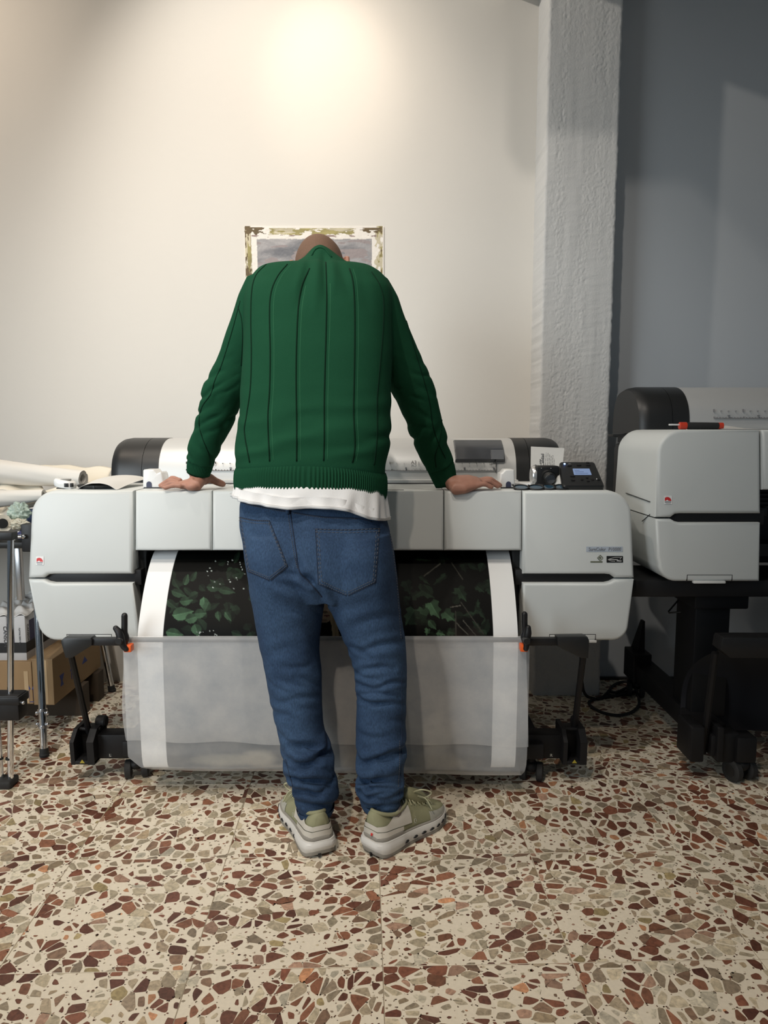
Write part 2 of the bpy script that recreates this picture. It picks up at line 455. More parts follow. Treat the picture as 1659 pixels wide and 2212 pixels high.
def tile_chips(seed):
    """broken stones of one tile in tile coordinates, from a jittered cell pattern"""
    r = random.Random(seed); out = []
    N = 12; cs = TS/N
    an = r.uniform(0, PI); AN = r.uniform(1.15, 1.5); CA, SA = math.cos(an), math.sin(an)
    warp = lambda q: ((q[0]*CA+q[1]*SA)*AN, -q[0]*SA+q[1]*CA)
    unwarp = lambda q: (q[0]/AN*CA-q[1]*SA, q[0]/AN*SA+q[1]*CA)
    # cells of a grid that covers the tile, worked out in the stretched frame, so that stones lie along one direction
    half = TS*0.75*AN; M_ = int(2*half/cs)+2; pts = {}
    c0 = warp((TS/2, TS/2))
    for a in range(M_):
        for c in range(M_):
            pts[(a, c)] = (c0[0]-half+(a+0.5+r.uniform(-.58, .58))*cs, c0[1]-half+(c+0.5+r.uniform(-.58, .58))*cs)
    for a in range(M_):
        for c in range(M_):
            p = pts[(a, c)]; u0 = unwarp(p)
            if not (-cs*1.5 < u0[0] < TS+cs*1.5 and -cs*1.5 < u0[1] < TS+cs*1.5): continue
            k = r.random()
            poly = [(p[0]-cs*1.6, p[1]-cs*1.6), (p[0]+cs*1.6, p[1]-cs*1.6), (p[0]+cs*1.6, p[1]+cs*1.6), (p[0]-cs*1.6, p[1]+cs*1.6)]
            for da in (-2, -1, 0, 1, 2):
                for dc in (-2, -1, 0, 1, 2):
                    q = pts.get((a+da, c+dc))
                    if q is None or (da == 0 and dc == 0): continue
                    nx, ny = q[0]-p[0], q[1]-p[1]; L = math.hypot(nx, ny)
                    if L < 1e-6: continue
                    poly = clip(poly, nx/L, ny/L, ((p[0]+q[0])/2*nx+(p[1]+q[1])/2*ny)/L)
                    if not poly: break
                if not poly: break
            poly = [unwarp(q) for q in poly]
            if len(poly) < 3: continue
            cx = sum(q[0] for q in poly)/len(poly); cy = sum(q[1] for q in poly)/len(poly)
            if k < 0.86:
                sc_ = r.choice((r.uniform(.40, .7), r.uniform(.7, 1.0), r.uniform(.85, 1.12))); th = r.uniform(0, PI); st = r.uniform(0.70, 1.0)
                ca, sa = math.cos(th), math.sin(th); P = []
                for q in poly:
                    dx, dy = q[0]-cx, q[1]-cy
                    e = (dx*ca+dy*sa)*sc_; f = (-dx*sa+dy*ca)*sc_*st
                    P.append((cx+e*ca-f*sa + r.uniform(-.0012, .0012), cy+e*sa+f*ca + r.uniform(-.0012, .0012)))
                # chip off some corners
                Q = []
                n = len(P)
                for t in range(n):
                    A, B, Cn = P[t-1], P[t], P[(t+1) % n]
                    f1 = r.uniform(0.08, 0.28); f2 = r.uniform(0.08, 0.28)
                    Q.append((B[0]+(A[0]-B[0])*f1, B[1]+(A[1]-B[1])*f1)); Q.append((B[0]+(Cn[0]-B[0])*f2, B[1]+(Cn[1]-B[1])*f2))
                P = Q
                out.append((P, stone_col(r)))
            else:
                for _ in range(r.randint(1, 3)):
                    fx, fy = cx+r.uniform(-.35, .35)*cs, cy+r.uniform(-.35, .35)*cs
                    rr = r.uniform(.0025, .006); th = r.uniform(0, 2*PI); nn = r.randint(4, 6)
                    out.append(([(fx+rr*r.uniform(.5, 1.2)*math.cos(th+2*PI*t/nn), fy+rr*r.uniform(.4, 1)*math.sin(th+2*PI*t/nn)) for t in range(nn)], stone_col(r)))
            for _ in range(9):                         # flecks in the cement between the stones
                q = r.choice(poly); fx = cx+(q[0]-cx)*r.uniform(.84, 1.06); fy = cy+(q[1]-cy)*r.uniform(.84, 1.06)
                rr = r.uniform(.0007, .0022); th = r.uniform(0, 2*PI)
                out.append(([(fx+rr*r.uniform(.5, 1.3)*math.cos(th+2*PI*t/4), fy+rr*r.uniform(.4, 1)*math.sin(th+2*PI*t/4)) for t in range(4)], stone_col(r)))
    lo, hi = 0.0012, TS-0.0012
    res = []
    for P, c in out:
        for (nx, ny, d) in ((-1, 0, -lo), (1, 0, hi), (0, -1, -lo), (0, 1, hi)):
            P = clip(P, nx, ny, d)
            if len(P) < 3: break
        if len(P) >= 3: res.append((P, c))
    return res
allchips = []
for (i, j) in tiles:
    c0 = tw((i+.5)*TS, (j+.5)*TS)
    if c0.y < 0.2 or c0.y > 3.4: continue
    if abs(c0.x) > 0.50 + 0.56*c0.y + 0.75: continue
    for P, c in tile_chips(i*131+j*17+5):
        Q = [tw(i*TS+p[0], j*TS+p[1], 0.0004) for p in P]
        A = abs(sum(Q[k].x*Q[(k+1) % len(Q)].y - Q[(k+1) % len(Q)].x*Q[k].y for k in range(len(Q))))/2
        cc = sum(Q, Vector())/len(Q)
        px, py = proj(cc.x, cc.y, cc.z)
        vis = 0 < px < W_PX and 0 < py < H_PX
        allchips.append((A/(cc.y**3) if vis else 0, Q, c))
allchips.sort(key=lambda t: -t[0])
def chip_mesh(chips, thick=True):
    V = []; F = []; C = []
    for _, Q, c in chips:
        n = len(Q); k = len(V)
        V += [tuple(q) for q in Q]; C += [c]*n
        F.append(tuple(range(k, k+n)))
        if thick:
            V += [(q.x, q.y, -0.004) for q in Q]; C += [c]*n
            F += [(k+t, k+(t+1) % n, k+n+(t+1) % n, k+n+t) for t in range(n)]
    me = bpy.data.meshes.new('stone_chip'); me.from_pydata(V, [], F)
    bb = bmesh.new(); bb.from_mesh(me); bmesh.ops.recalc_face_normals(bb, faces=bb.faces[:])
    for f in bb.faces:
        if abs(f.normal.z) > 0.5 and f.normal.z < 0 : f.normal_flip()
    bb.to_mesh(me); bb.free()
    color_attr(me, C)
    return me
for ch in allchips[:300]:
    link('stone_chip', chip_mesh([ch]), M_CHIP, floor, smooth=False)
o = link('terrazzo_chips', chip_mesh(allchips[300:], False), M_CHIP, floor, smooth=False); o['kind'] = 'stuff'

# ------------------------------------------------------------------ the large format printers
PY = 2.20                                      # depth of the front face at the handle slot
def X(px, Y=PY, py=1200): return Wp(px, py, Y).x
def Zc(py, Y=PY, px=830): return Wp(px, py, Y).z
ZTOP, ZS0, ZS1, ZBOT = Zc(1060, 2.24), Zc(1249), Zc(1252), Zc(1386)
def make_text(body, size, loc, rot, name, material, parent, ext=0.0004, align='CENTER', sx=1.0, shear=0.0):
    cu = bpy.data.curves.new(name, 'FONT'); cu.body = body; cu.size = size; cu.extrude = ext
    cu.align_x = align; cu.align_y = 'CENTER'; cu.shear = shear
    t = bpy.data.objects.new('tmp', cu); COL.objects.link(t)
    me = bpy.data.meshes.new_from_object(t.evaluated_get(bpy.context.evaluated_depsgraph_get()))
    bpy.data.objects.remove(t); bpy.data.curves.remove(cu)
    me.materials.clear(); me.materials.append(material)
    o = bpy.data.objects.new(name, me); COL.objects.link(o)
    o.rotation_euler = rot; o.scale = (sx, 1, 1)
    o0 = ORG.get(parent, Vector()) if parent else Vector()
    o.location = Vector(loc) - o0
    if parent: o.parent = parent
    return o
M_LOGO_R = mat('sticker_red', (0.60, 0.03, 0.03), 0.5, var=0.2, scale=60)
M_LOGO_W = mat('sticker_white', (0.80, 0.80, 0.80), 0.5)
M_TXT = mat('grey_lettering', (0.22, 0.23, 0.25), 0.5)
M_TXTBAND = mat('label_band', (0.42, 0.47, 0.54), 0.35)
M_GLASS = mat('smoked_window', (0.05, 0.055, 0.065), 0.12, var=0.3, scale=10, coat=0.5)
def shear_front(v):
    """the face leans out towards the slot and tucks in again below it"""
    k = max(0.0, min(1.0, (2.62-v.y)/0.40))
    if v.z > ZS0: return Vector((v.x, v.y + k*(v.z-ZS0)*0.13, v.z))
    return Vector((v.x, v.y + k*(ZS1-v.z)*0.05, v.z))

def printer(dx, dz, label, capdx=0.0, full=True):
    off = Vector((dx, 0, dz))
    root = thing('wide_format_printer', label, 'printer', (X(700)+dx, 2.45, 0))
    mv = lambda v: v + off
    def bld(mb, name, m, parent=root, **k):
        mb.xf(mv); return mb.build(name, m, parent, **k)
    def txt(body, size, loc, name, m, parent=root, rot=(PI/2-0.13, 0, 0), **k):
        return make_text(body, size, Vector(loc)+off, rot, name, m, parent, **k)
    def tower(side):
        s = side
        if s < 0:
            xo, xi = X(57), X(284); xt = X(62)
            up = [(xi, ZS0), (xi, ZTOP)] + [(xt+0.075-0.075*math.sin(a), ZTOP-0.075+0.075*math.cos(a)) for a in np.linspace(0, PI/2, 9)] + [(xo, ZS0)]
            xs0 = X(103); rs = (Zc(1242)-Zc(1258))/2
            lo = [(X(293), ZBOT), (xi, ZS1), (xo, ZS1), (X(66), Zc(1335))] + [(X(70)+0.058-0.058*math.cos(a), ZBOT+0.058-0.058*math.sin(a)) for a in np.linspace(0, PI/2, 9)]
            slot = (X(103), X(284))
        else:
            xo, xi = X(1373), X(1131); xt = X(1368)
            up = [(xi, ZTOP), (xi, ZS0), (xo, ZS0)] + [(xt-0.075+0.075*math.cos(a), ZTOP-0.075+0.075*math.sin(a)) for a in np.linspace(0, PI/2, 9)]
            lo = [(xi, ZS1), (X(1133), ZBOT)] + [(X(1366)-0.05+0.05*math.sin(a), ZBOT+0.05-0.05*math.cos(a)) for a in np.linspace(0, PI/2, 9)] + [(xo, ZS1)]
            slot = (X(1131), X(1318))
        # cut the handle recess out of both covers' edges: the covers end in a rounded notch round the slot
        zh, zl = Zc(1241), Zc(1260); mid = (ZS0+ZS1)/2
        if s < 0:
            i = up.index((xi, ZS0)); up[i:i+1] = [(slot[0]-0.018, ZS0), (slot[0]-0.004, ZS0+0.010), (slot[0]+0.012, zh), (xi, zh)]
            i = lo.index((xi, ZS1)); lo[i:i+1] = [(xi, zl), (slot[0]+0.012, zl), (slot[0]-0.004, ZS1-0.008), (slot[0]-0.018, ZS1)]
            # make the outline run one way round
            up = [(slot[0]-0.018, ZS0), (slot[0]-0.004, ZS0+0.010), (slot[0]+0.012, zh), (xi, zh), (xi, ZTOP)] + up[5:]
        else:
            i = up.index((xi, ZS0)); up[i:i+1] = [(xi, zh), (slot[1]-0.012, zh), (slot[1]+0.004, ZS0+0.010), (slot[1]+0.018, ZS0)]
            i = lo.index((xi, ZS1)); lo[i:i+1] = [(slot[1]+0.018, ZS1), (slot[1]+0.004, ZS1-0.008), (slot[1]-0.012, zl), (xi, zl)]
        m = MB(); m.prism(up, PY, 2.60, 0.012, 4); m.xf(shear_front)
        u = bld(m, 'upper_cover', M_PLASTIC, angle=50)
        m = MB(); m.prism(lo, PY, 2.60, 0.010, 4); m.xf(shear_front)
        l = bld(m, 'lower_cover', M_PLASTIC, angle=50)
        m = MB(); m.box((slot[0]-0.02, PY+0.022, zl-0.01), (slot[1]+0.02, 2.55, zh+0.01), 0.002); bld(m, 'handle_slot', M_BLACK, u)
        m = MB(); m.box((min(xo, xi)+0.008, PY+0.03, ZS1-0.004), (max(xo, xi)-0.008, 2.58, ZS0+0.004)); bld(m, 'cover_gap', M_BLACK, u)
        # small maintenance flap at the lower edge: a thin dark outline and a lip
        fx0, fx1 = (X(133), X(231)) if s < 0 else (X(1193), X(1294))
        z0, z1 = ZBOT, Zc(1372); yf = PY + (ZS1-z0)*0.05 - 0.0012
        m = MB()
        for a_, c_ in (((fx0, z0), (fx0, z1)), ((fx0, z1), (fx1, z1)), ((fx1, z1), (fx1, z0))):
            m.box((a_[0]-.0009, yf, a_[1]-.0009), (c_[0]+.0009, yf+0.004, c_[1]+.0009))
        bld(m, 'flap_outline', M_DARK, l, smooth=False)
        if s > 0 or not full:
            q0, q1 = (fx0+0.012, fx1+0.004) if s > 0 else (fx0+0.02, fx1-0.02)
            m = MB(); m.box((q0, yf-0.003, z0-0.006), (q1, yf+0.012, z0+0.002), 0.002); bld(m, 'flap_lip', M_PLASTIC2, l)
        return u, l
    u1, l1 = tower(-1)
    # sticker with a red swoosh on the left tower
    sx0, sx1, sz0, sz1 = X(75), X(92), Zc(1221), Zc(1203)
    ys = PY + 0.13*(Zc(1212)-ZS0) - 0.0014
    rot = Matrix.Translation((0, 0, 0))
    def plate(x0, z0, x1, z1, y, mtl, name, parent, t=0.0006):
        m = MB(); m.prism(rrect(x0, z0, x1, z1, 0.0008, 2), 0, t)
        zc = (z0+z1)/2
        m.xf(lambda v: Vector((v.x, y + v.y + (v.z-zc)*0.13, v.z)))
        return bld(m, name, mtl, parent, smooth=False)
    st = plate(sx0, sz0, sx1, sz1, ys, M_LOGO_W, 'sticker', u1)
    m = MB(); cx, cz, rr = sx0+0.010, sz0+0.0095, 0.0125
    pts = [(cx-0.008, cz)] + [(cx+rr*math.cos(a)*0.95, cz+rr*math.sin(a)) for a in np.linspace(2.3, 0.0, 12)] + [(cx+0.003, cz+0.001), (cx, cz+0.004)]
    m.prism(pts, 0, 0.0005); m.xf(lambda v: Vector((v.x, ys-0.0006+v.y+(v.z-cz)*0.13, v.z))); bld(m, 'sticker_mark', M_LOGO_R, u1, smooth=False)
    m = MB(); m.prism(rrect(sx0+.002, sz0+.005, sx1-.003, sz0+.0085, .0005, 1), 0, 0.0005); m.prism(rrect(sx0+.004, sz0+.001, sx1-.004, sz0+.0025, .0003, 1), 0, 0.0005)
    m.xf(lambda v: Vector((v.x, ys-0.0006+v.y+(v.z-cz)*0.13, v.z))); bld(m, 'sticker_text_line', M_TXT, u1, smooth=False)
    # middle covers
    zmb = Zc(1190, 2.21); seams = [287.5, 455.5, 960, 1130] if full else [287.5, 455.5, 960, 1130]
    for k in range(3 if full else 1):
        x0, x1 = X(seams[k])+0.0012, X(seams[k+1])-0.0012
        m = MB(); m.prism([(x0, zmb), (x1, zmb), (x1, ZTOP), (x0, ZTOP)], PY+0.002, 2.57, 0.010, 4); m.xf(shear_front)
        fc = bld(m, 'front_cover', M_PLASTIC, angle=50)
    if not full:
        m = MB(); m.prism([(X(455.5), zmb), (X(900), zmb), (X(900), ZTOP), (X(455.5), ZTOP)], PY+0.002, 2.57, 0.010, 4); m.xf(shear_front); bld(m, 'front_cover', M_PLASTIC, angle=50)
    xr = X(1131) if full else X(900)
    # the dark mouth behind the covers
    m = MB()
    m.box((X(284), 2.42, ZBOT+0.02), (xr, 2.56, zmb), 0.004)
    m.box((X(284), 2.24, zmb-0.004), (xr, 2.56, zmb+0.03))
    bld(m, 'paper_slot', M_BLACK)
    zsl = Zc(1252)
    for sgn, x0, x1 in (((-1, X(284), X(302)), (1, X(1114), X(1131))) if full else ((-1, X(284), X(302)),)):
        m = MB(); pts = [(x0, ZBOT+0.004), (x1, ZBOT+0.004), (x1, zmb), (x0, zmb)]
        m.prism(pts, PY+0.06, 2.44, 0.004, 2); bld(m, 'inner_cheek', M_DARK)
        m = MB(); xa, xb = (x1, x1+0.045) if sgn < 0 else (x0-0.045, x0)
        m.box((xa, 2.30, zsl-0.005), (xb, 2.42, zsl+0.025), 0.004); bld(m, 'roller_bracket', M_DARK)
    m = MB()
    for k in range(5):
        zz = zmb-0.02-k*0.014
        m.box((X(302), 2.40, zz), (xr, 2.425, zz+0.006))
    bld(m, 'vent_rib', M_DARK)
    # rear roll cover: black ends, silver hood with printed rulers
    zb, zt = Zc(1030, 2.60), Zc(947.5, 2.70)
    def hood(x0, x1, name, m_, infl=0.0, parent=root, rnd_=0.0):
        prof = []
        yb, zz0 = 2.575, zb - 0.02
        ctrl = [(2.580, zb-0.03), (2.585, zb+0.02), (2.600, zb+0.065), (2.640, zt-0.028), (2.70, zt-0.004), (2.78, zt), (2.86, zt-0.02), (2.90, zt-0.08), (2.91, zb-0.05)]
        pr = spline([(a, b_, 0) for a, b_ in ctrl], 30)
        c = Vector((2.75, zb+0.02, 0))
        R = []
        xs = [(x0, 1.0), (x1, 1.0)]
        if rnd_: xs = [(x0 if rnd_ < 0 else x1, 0.90), (x0+0.012 if rnd_ < 0 else x1-0.012, 0.965), (x0+0.035 if rnd_ < 0 else x1-0.035, 1.0), (x1 if rnd_ < 0 else x0, 1.0)]
        for xx, sc_ in xs:
            R.append([Vector((xx, c.x+(p.x-c.x)*sc_*(1+infl), c.y+(p.y-c.y)*sc_*(1+infl))) for p in pr])
        m = MB(); m.rings(R); return bld(m, name, m_, parent, angle=35)
    cL0, cL1, cL2 = X(248, 2.60), X(316, 2.60), X(351, 2.60)
    cR0, cR1, cR2 = X(1110, 2.60), X(1139, 2.60), X(1209, 2.60)
    if not full: cR0 = cR1 = cR2 = 2.2
    hood(cL0+capdx, cL1+capdx-0.0015, 'end_cap', M_DARK, 0.012, rnd_=-1); hood(cL1+capdx, cL2+capdx, 'end_cap', M_DARK, 0.012)
    hood(cL1+capdx, cL1+capdx+0.003, 'cap_joint', M_BLACK, 0.002)
    hd = hood(cL2+capdx, cR0, 'roll_cover', M_SILVER)
    if full:
        hood(cR1, cR2, 'end_cap', M_DARK, 0.012, rnd_=1); hood(cR0, cR1-0.0015, 'end_cap', M_DARK, 0.012)
    # ruler ticks on the hood
    yR, zr = 2.583, zb
    sx = cL2+capdx + (0.10 if full else 0.085); ex = X(1068, 2.6) if full else 1.4
    m = MB(); k = 0; x = sx
    zA = Zc(1016, 2.585); zB = Zc(1002, 2.587)
    if not full: zA = Zc(1016+2, 2.585); zB = Zc(1004, 2.587)
    while x < ex:
        h = 0.005 if k % 5 == 0 else 0.0025
        m.box((x, 2.578, zA), (x+0.0007, 2.592, zA+h)); x += 0.0104; k += 1
    m.box((sx, 2.578, zA-0.0006), (ex, 2.592, zA))
    x = sx; k = 0
    while x < ex:
        h = 0.008 if k % 4 == 0 else 0.003
        m.box((x, 2.580, zB), (x+0.0006, 2.596, zB+h)); x += 0.0258; k += 1
    x = sx; k = 0
    while x < ex:                                    # the little figures along the scale, too small to read
        m.box((x+0.05, 2.579, zA+0.008), (x+0.056, 2.592, zA+0.0105)); x += 0.104
    bld(m, 'ruler_marks', M_MARK, hd, smooth=False)
    if full:
        rot_h = (PI/2-0.08, 0, 0)
        txt('A3', 0.017, (X(893, 2.585), 2.5815, Zc(999, 2.585)), 'lettering', M_INK, hd, rot_h)
        txt('60', 0.017, (X(464, 2.585), 2.5815, Zc(1002, 2.585)), 'lettering', M_INK, hd, rot_h)
        m = MB(); xx, zz = X(1058, 2.585), Zc(999, 2.585)
        P = [(xx-.006, zz+.008), (xx+.006, zz+.008), (xx+.006, zz-.003), (xx+.001, zz-.008), (xx-.006, zz-.008)]
        for t in range(5):
            a_, c_ = P[t], P[(t+1) % 5]; m.tube([(a_[0], 2.580, a_[1]), (c_[0], 2.580, c_[1])], 0.0006, 4)
        m.add([(xx+.010, 2.579, zz), (xx+.015, 2.579, zz+.003), (xx+.015, 2.579, zz-.003)], [(0, 1, 2)])
        m.box((X(1068, 2.585), 2.579, Zc(1022, 2.585)), (X(1068, 2.585)+.001, 2.59, Zc(992, 2.585)))
        bld(m, 'sheet_mark', M_INK, hd, smooth=False)
        # window in the hood
        m = MB(); x0, x1 = X(980, 2.61), X(1085, 2.61)
        R = []
        for xx in (x0, x0+0.004, x1-0.004, x1):
            q = spline([(2.585, zb+0.062, 0), (2.602, zb+0.080, 0), (2.632, zt-0.030, 0), (2.672, zt-0.007, 0)], 10)
            ins = 0.0 if xx in (x0, x1) else 0.004
            R.append([Vector((xx, p.x-ins*0.8, p.y+ins*0.6)) for p in q] + [Vector((xx, p.x+0.02, p.y-0.02)) for p in q[::-1]])
        m.rings(R); w = bld(m, 'roll_window', M_GLASS, hd)
        m = MB(); m.box((x1-0.05, 2.577, zb+0.064), (x1-0.006, 2.60, zb+0.096)); bld(m, 'window_tab', mat('smoked_grey', (0.22, 0.23, 0.25), 0.3), hd)
        m = MB(); m.box((x0, 2.590, zb+0.058), (x1, 2.594, zb+0.062)); bld(m, 'window_edge', M_BLACK, hd)
    # feed table between the hood and the top covers
    m = MB(); m.box((cL2+capdx-0.02, 2.545, ZTOP-0.03), (cR0+0.0, 2.60, ZTOP+0.012)); bld(m, 'feed_table', M_PLASTIC2, smooth=False)
    m = MB(); m.box((cL2+capdx-0.02, 2.52, ZTOP-0.02), (cR0, 2.55, ZTOP+0.0025)); bld(m, 'feed_gap', M_BLACK, smooth=False)
    m = MB(); m.box((cL0+capdx+0.02, 2.56, ZTOP-0.05), (cR2-0.02, 2.89, ZTOP-0.002)); bld(m, 'rear_deck', M_BLACK, smooth=False)
    m = MB(); m.box((X(290), PY+0.12, ZBOT+0.06), (xr if full else 2.4, 2.60, ZBOT+0.10)); m.box((X(110), 2.50, ZBOT+0.03), (X(1320) if full else 2.4, 2.88, ZTOP-0.05), 0.02); bld(m, 'rear_body', M_BLACK)
    if full:
        # edge guide caps with a notch at the top and a dark window at the foot
        for (pa, pb, mir) in ((320, 367, 1), (1073, 1107, -1)):
            yg = 2.36
            x0, x1 = X(pa, yg), X(pb, yg); h = Zc(1012, yg)-ZTOP; w = x1-x0
            if mir > 0: pts = [(x0, 0), (x1, 0), (x1-w*.12, h*.80), (x1-w*.2, h*.88), (x1-w*.34, h*.80), (x1-w*.46, h*.97), (x1-w*.5, h), (x0+w*.08, h), (x0+w*.04, h*.95)]
            else: pts = [(x0, 0), (x1, 0), (x1-w*.08, h*.95), (x1-w*.14, h), (x0+w*.36, h), (x0+w*.27, h*.92), (x0+w*.16, h*.82), (x0+w*.06, h*.80)]
            m = MB(); m.prism([(a_, ZTOP-0.002+b_) for a_, b_ in pts], yg-0.03, yg+0.04, 0.007, 3, True)
            gcap = bld(m, 'edge_guide', M_WHITEP, angle=50)
            xc = x0+w*.30 if mir > 0 else x0+w*.56
            m = MB(); m.prism([(xc-.0085, ZTOP)] + [(xc+.0085*math.cos(a_), ZTOP+.014+.0085*math.sin(a_)) for a_ in np.linspace(0, PI, 8)][::-1] + [(xc+.0085, ZTOP)], yg-0.0315, yg-0.025); bld(m, 'guide_window', mat('navy_window', (.05, .055, .10), .3), gcap)
            m = MB(); m.box((x0+.004, yg-.034, ZTOP-.002), (x1, yg+.042, ZTOP+.004), .001); bld(m, 'guide_foot', M_BLACK, gcap)
        # open seams on the top surface, left of the middle covers
        # control panel: white wedge with a black face
        yp0, yp1 = 2.27, 2.40
        xa, xb = X(1215, yp0, 1050), X(1306, yp0, 1050); za = ZTOP; zb2 = Zc(1003, yp1)
        xa2, xb2 = X(1207, yp1, 1005), X(1283, yp1, 1005)
        m = MB()
        m.add([(xa-.02, yp0+.01, za), (xb-.004, yp0+.01, za), (xb2, yp1+.03, za), (xa2-.028, yp1+.03, za), (xa2+.006, yp1+.012, zb2-.006), (xb2-.006, yp1+.012, zb2-.006)],
              [(0, 1, 5, 4), (1, 2, 5), (0, 4, 3), (2, 3, 4, 5), (0, 3, 2, 1)])
        wd = bld(m, 'panel_base', M_PLASTIC2, smooth=False)
        fl = [Vector((xa, yp0, za+.004)), Vector((xb, yp0, za+.004)), Vector((xb2, yp1, zb2)), Vector((xa2, yp1, zb2))]
        nrm = (fl[1]-fl[0]).cross(fl[3]-fl[0]).normalized()
        def fp(u, v, h=0.0): return (fl[0]*(1-u)+fl[1]*u)*(1-v) + (fl[3]*(1-u)+fl[2]*u)*v + nrm*h
        def fplate(u0, v0, u1, v1, h0, h1, r, name, mtl, parent, bev=0.0):
            pts = rrect(u0, v0, u1, v1, r, 4)
            R = [[fp(p[0], p[1], h0) for p in pts], [fp(p[0], p[1], h1-bev) for p in pts]]
            if bev: 
                c = ((u0+u1)/2, (v0+v1)/2); R.append([fp(c[0]+(p[0]-c[0])*.96, c[1]+(p[1]-c[1])*.96, h1) for p in pts])
            m = MB(); m.rings(R); return bld(m, name, mtl, parent, angle=40)
        pf = fplate(0, 0, 1, 1, -.008, .010, .07, 'control_panel', M_DARK, root, .004)
        M_SCREEN, nt, p_ = nm('lit_screen')
        p_.inputs['Base Color'].default_value = (.1, .14, .22, 1); p_.inputs['Emission Color'].default_value = (.30, .42, .72, 1); p_.inputs['Emission Strength'].default_value = .35
        fplate(.33, .44, .78, .70, .010, .0106, .01, 'screen', M_SCREEN, pf)
        m = MB()
        for k in range(3):
            pts = [(.37, .50+k*.06), (.70-.1*k, .50+k*.06)]
            m.tube([fp(pts[0][0], pts[0][1], .0108), fp(pts[1][0], pts[1][1], .0108)], .0006, 4)
        bld(m, 'screen_text_line', mat('screen_ink', (.05, .07, .14), .5), pf, smooth=False)
        for (u, v, w_, h_) in ((.20, .80, .13, .07), (.46, .82, .13, .07), (.72, .82, .13, .07), (.74, .92, .10, .04), (.22, .36, .12, .05), (.22, .20, .10, .06), (.46, .22, .07, .05), (.60, .30, .07, .04), (.60, .16, .07, .04), (.72, .22, .07, .05), (.86, .22, .08, .06)):
            fplate(u, v, u+w_, v+h_, .010, .0125, .02, 'button', M_BLACK, pf, .0006)
        M_LED, nt, p_ = nm('blue_led'); p_.inputs['Emission Color'].default_value = (.15, .3, 1, 1); p_.inputs['Emission Strength'].default_value = 9
        m = MB(); m.ball(fp(.14, .90, .010), .0032, 8, 6); bld(m, 'status_light', M_LED, pf)
        m = MB(); m.ball(fp(.86, .25, .0125), .002, 8, 6); bld(m, 'button_mark', M_WHITEP, pf)
        m = MB(); m.ball(fp(.28, .89, .010), (.006, .002, .002), 8, 6); bld(m, 'power_mark', mat('grey_mark', (.3, .3, .32), .4), pf)
        # slim handle recess at the top of the middle cover
        m = MB(); m.box((X(800, 2.27), 2.262, ZTOP-.002), (X(872, 2.27), 2.274, ZTOP+.0012), .001); bld(m, 'top_latch', mat('mid_grey', (.16, .16, .16), .5))
        # right tower: name band, two small emblem plates
        u2, l2 = tower(1)
        def yz(z): return PY + 0.13*(z-ZS0)
        zc = Zc(1187.5); plate(X(1268), Zc(1193), X(1347), Zc(1182), yz(zc)-.0012, M_TXTBAND, 'name_band', u2)
        txt('SureColor', .0145, (X(1291), yz(zc)-.0022, zc), 'lettering', M_TXT, u2, shear=.15, sx=.85); txt('P10000', .0145, (X(1329), yz(zc)-.0022, zc), 'lettering', M_TXT, u2, shear=.15, sx=.9)
        zc = Zc(1209); plate(X(1312), Zc(1216), X(1347.5), Zc(1202), yz(zc)-.0012, M_BLACK, 'emblem_plate', u2)
        m = MB()
        q = spline([(X(1315), zc-.001, 0), (X(1322), zc+.003, 0), (X(1332), zc+.006, 0), (X(1343), zc+.005, 0), (X(1341), zc+.001, 0)], 14); m.tube([(p.x, yz(p.y)-.0018, p.y) for p in q], .0005, 4)
        q = spline([(X(1315), zc-.001, 0), (X(1321), zc-.005, 0), (X(1330), zc-.006, 0)], 10); m.tube([(p.x, yz(p.y)-.0018, p.y) for p in q], .0005, 4)
        q = [(X(1318), zc-.001, 0), (X(1336), zc-.001, 0)]; m.tube([(p[0], yz(p[1])-.0018, p[1]) for p in q], .0009, 4)
        m.ball((X(1344), yz(zc+.006)-.0018, zc+.006), .0012, 6, 4)
        bld(m, 'emblem_lines', M_LOGO_W, u2)
        txt('PRO', .0075, (X(1339), yz(zc-.005)-.0018, zc-.005), 'lettering', M_LOGO_W, u2)
        zd = Zc(1206)
        M_OL = mat('emblem_olive', (.13, .14, .09), .5)
        m = MB(); R1 = [(X(1298)+r_*math.cos(a_), zd+r_*math.sin(a_)) for r_ in (.0085,) for a_ in (0, PI/2, PI, 1.5*PI)]
        for t in range(4):
            a_, c_ = R1[t], R1[(t+1) % 4]; m.tube([(a_[0], yz(a_[1])-.0012, a_[1]), (c_[0], yz(c_[1])-.0012, c_[1])], .0011, 4)
        m.prism([(X(1298)+.0042*math.cos(a_), zd+.0042*math.sin(a_)) for a_ in (0, PI/2, PI, 1.5*PI)], 0, .0008)
        m.v[-8:] = [(v[0], yz(v[2])-.0012+v[1], v[2]) for v in m.v[-8:]]
        bld(m, 'emblem_diamond', M_OL, u2, smooth=False)
        plate(X(1277), Zc(1216), X(1303), Zc(1213), yz(Zc(1214))-.0012, M_OL, 'emblem_bar', u2)
    return root
PL = printer(0, 0, 'white wide format printer with a green-leaved print coming out, behind the man')
PR = printer(1.925, 0.188, 'taller white printer cut off by the frame, right of the rough column', capdx=-0.045, full=False)
m = MB(); m.box((PL.location.x*0+X(1323, 2.62, 940)-0.004, 2.60, Zc(943, 2.62)), (X(1345, 2.62), 2.66, Zc(938, 2.62)), .001); m.build('side_lever', M_BLACK, PR)
m = MB()
for pts in (((1352, 1065), (1404, 1084)), ((1404, 1111), (1387, 1126))):
    xs = X(57)+1.925-0.0006
    A = []
    for p in pts:
        # points on the left side plane of the tower
        d = (Wp(p[0], p[1], 2.0)-CAMP); t = (xs)/d.x; A.append(CAMP+d*t)
    m.tube(A, .0014, 5)
m.build('side_seam', M_DARK, PR)

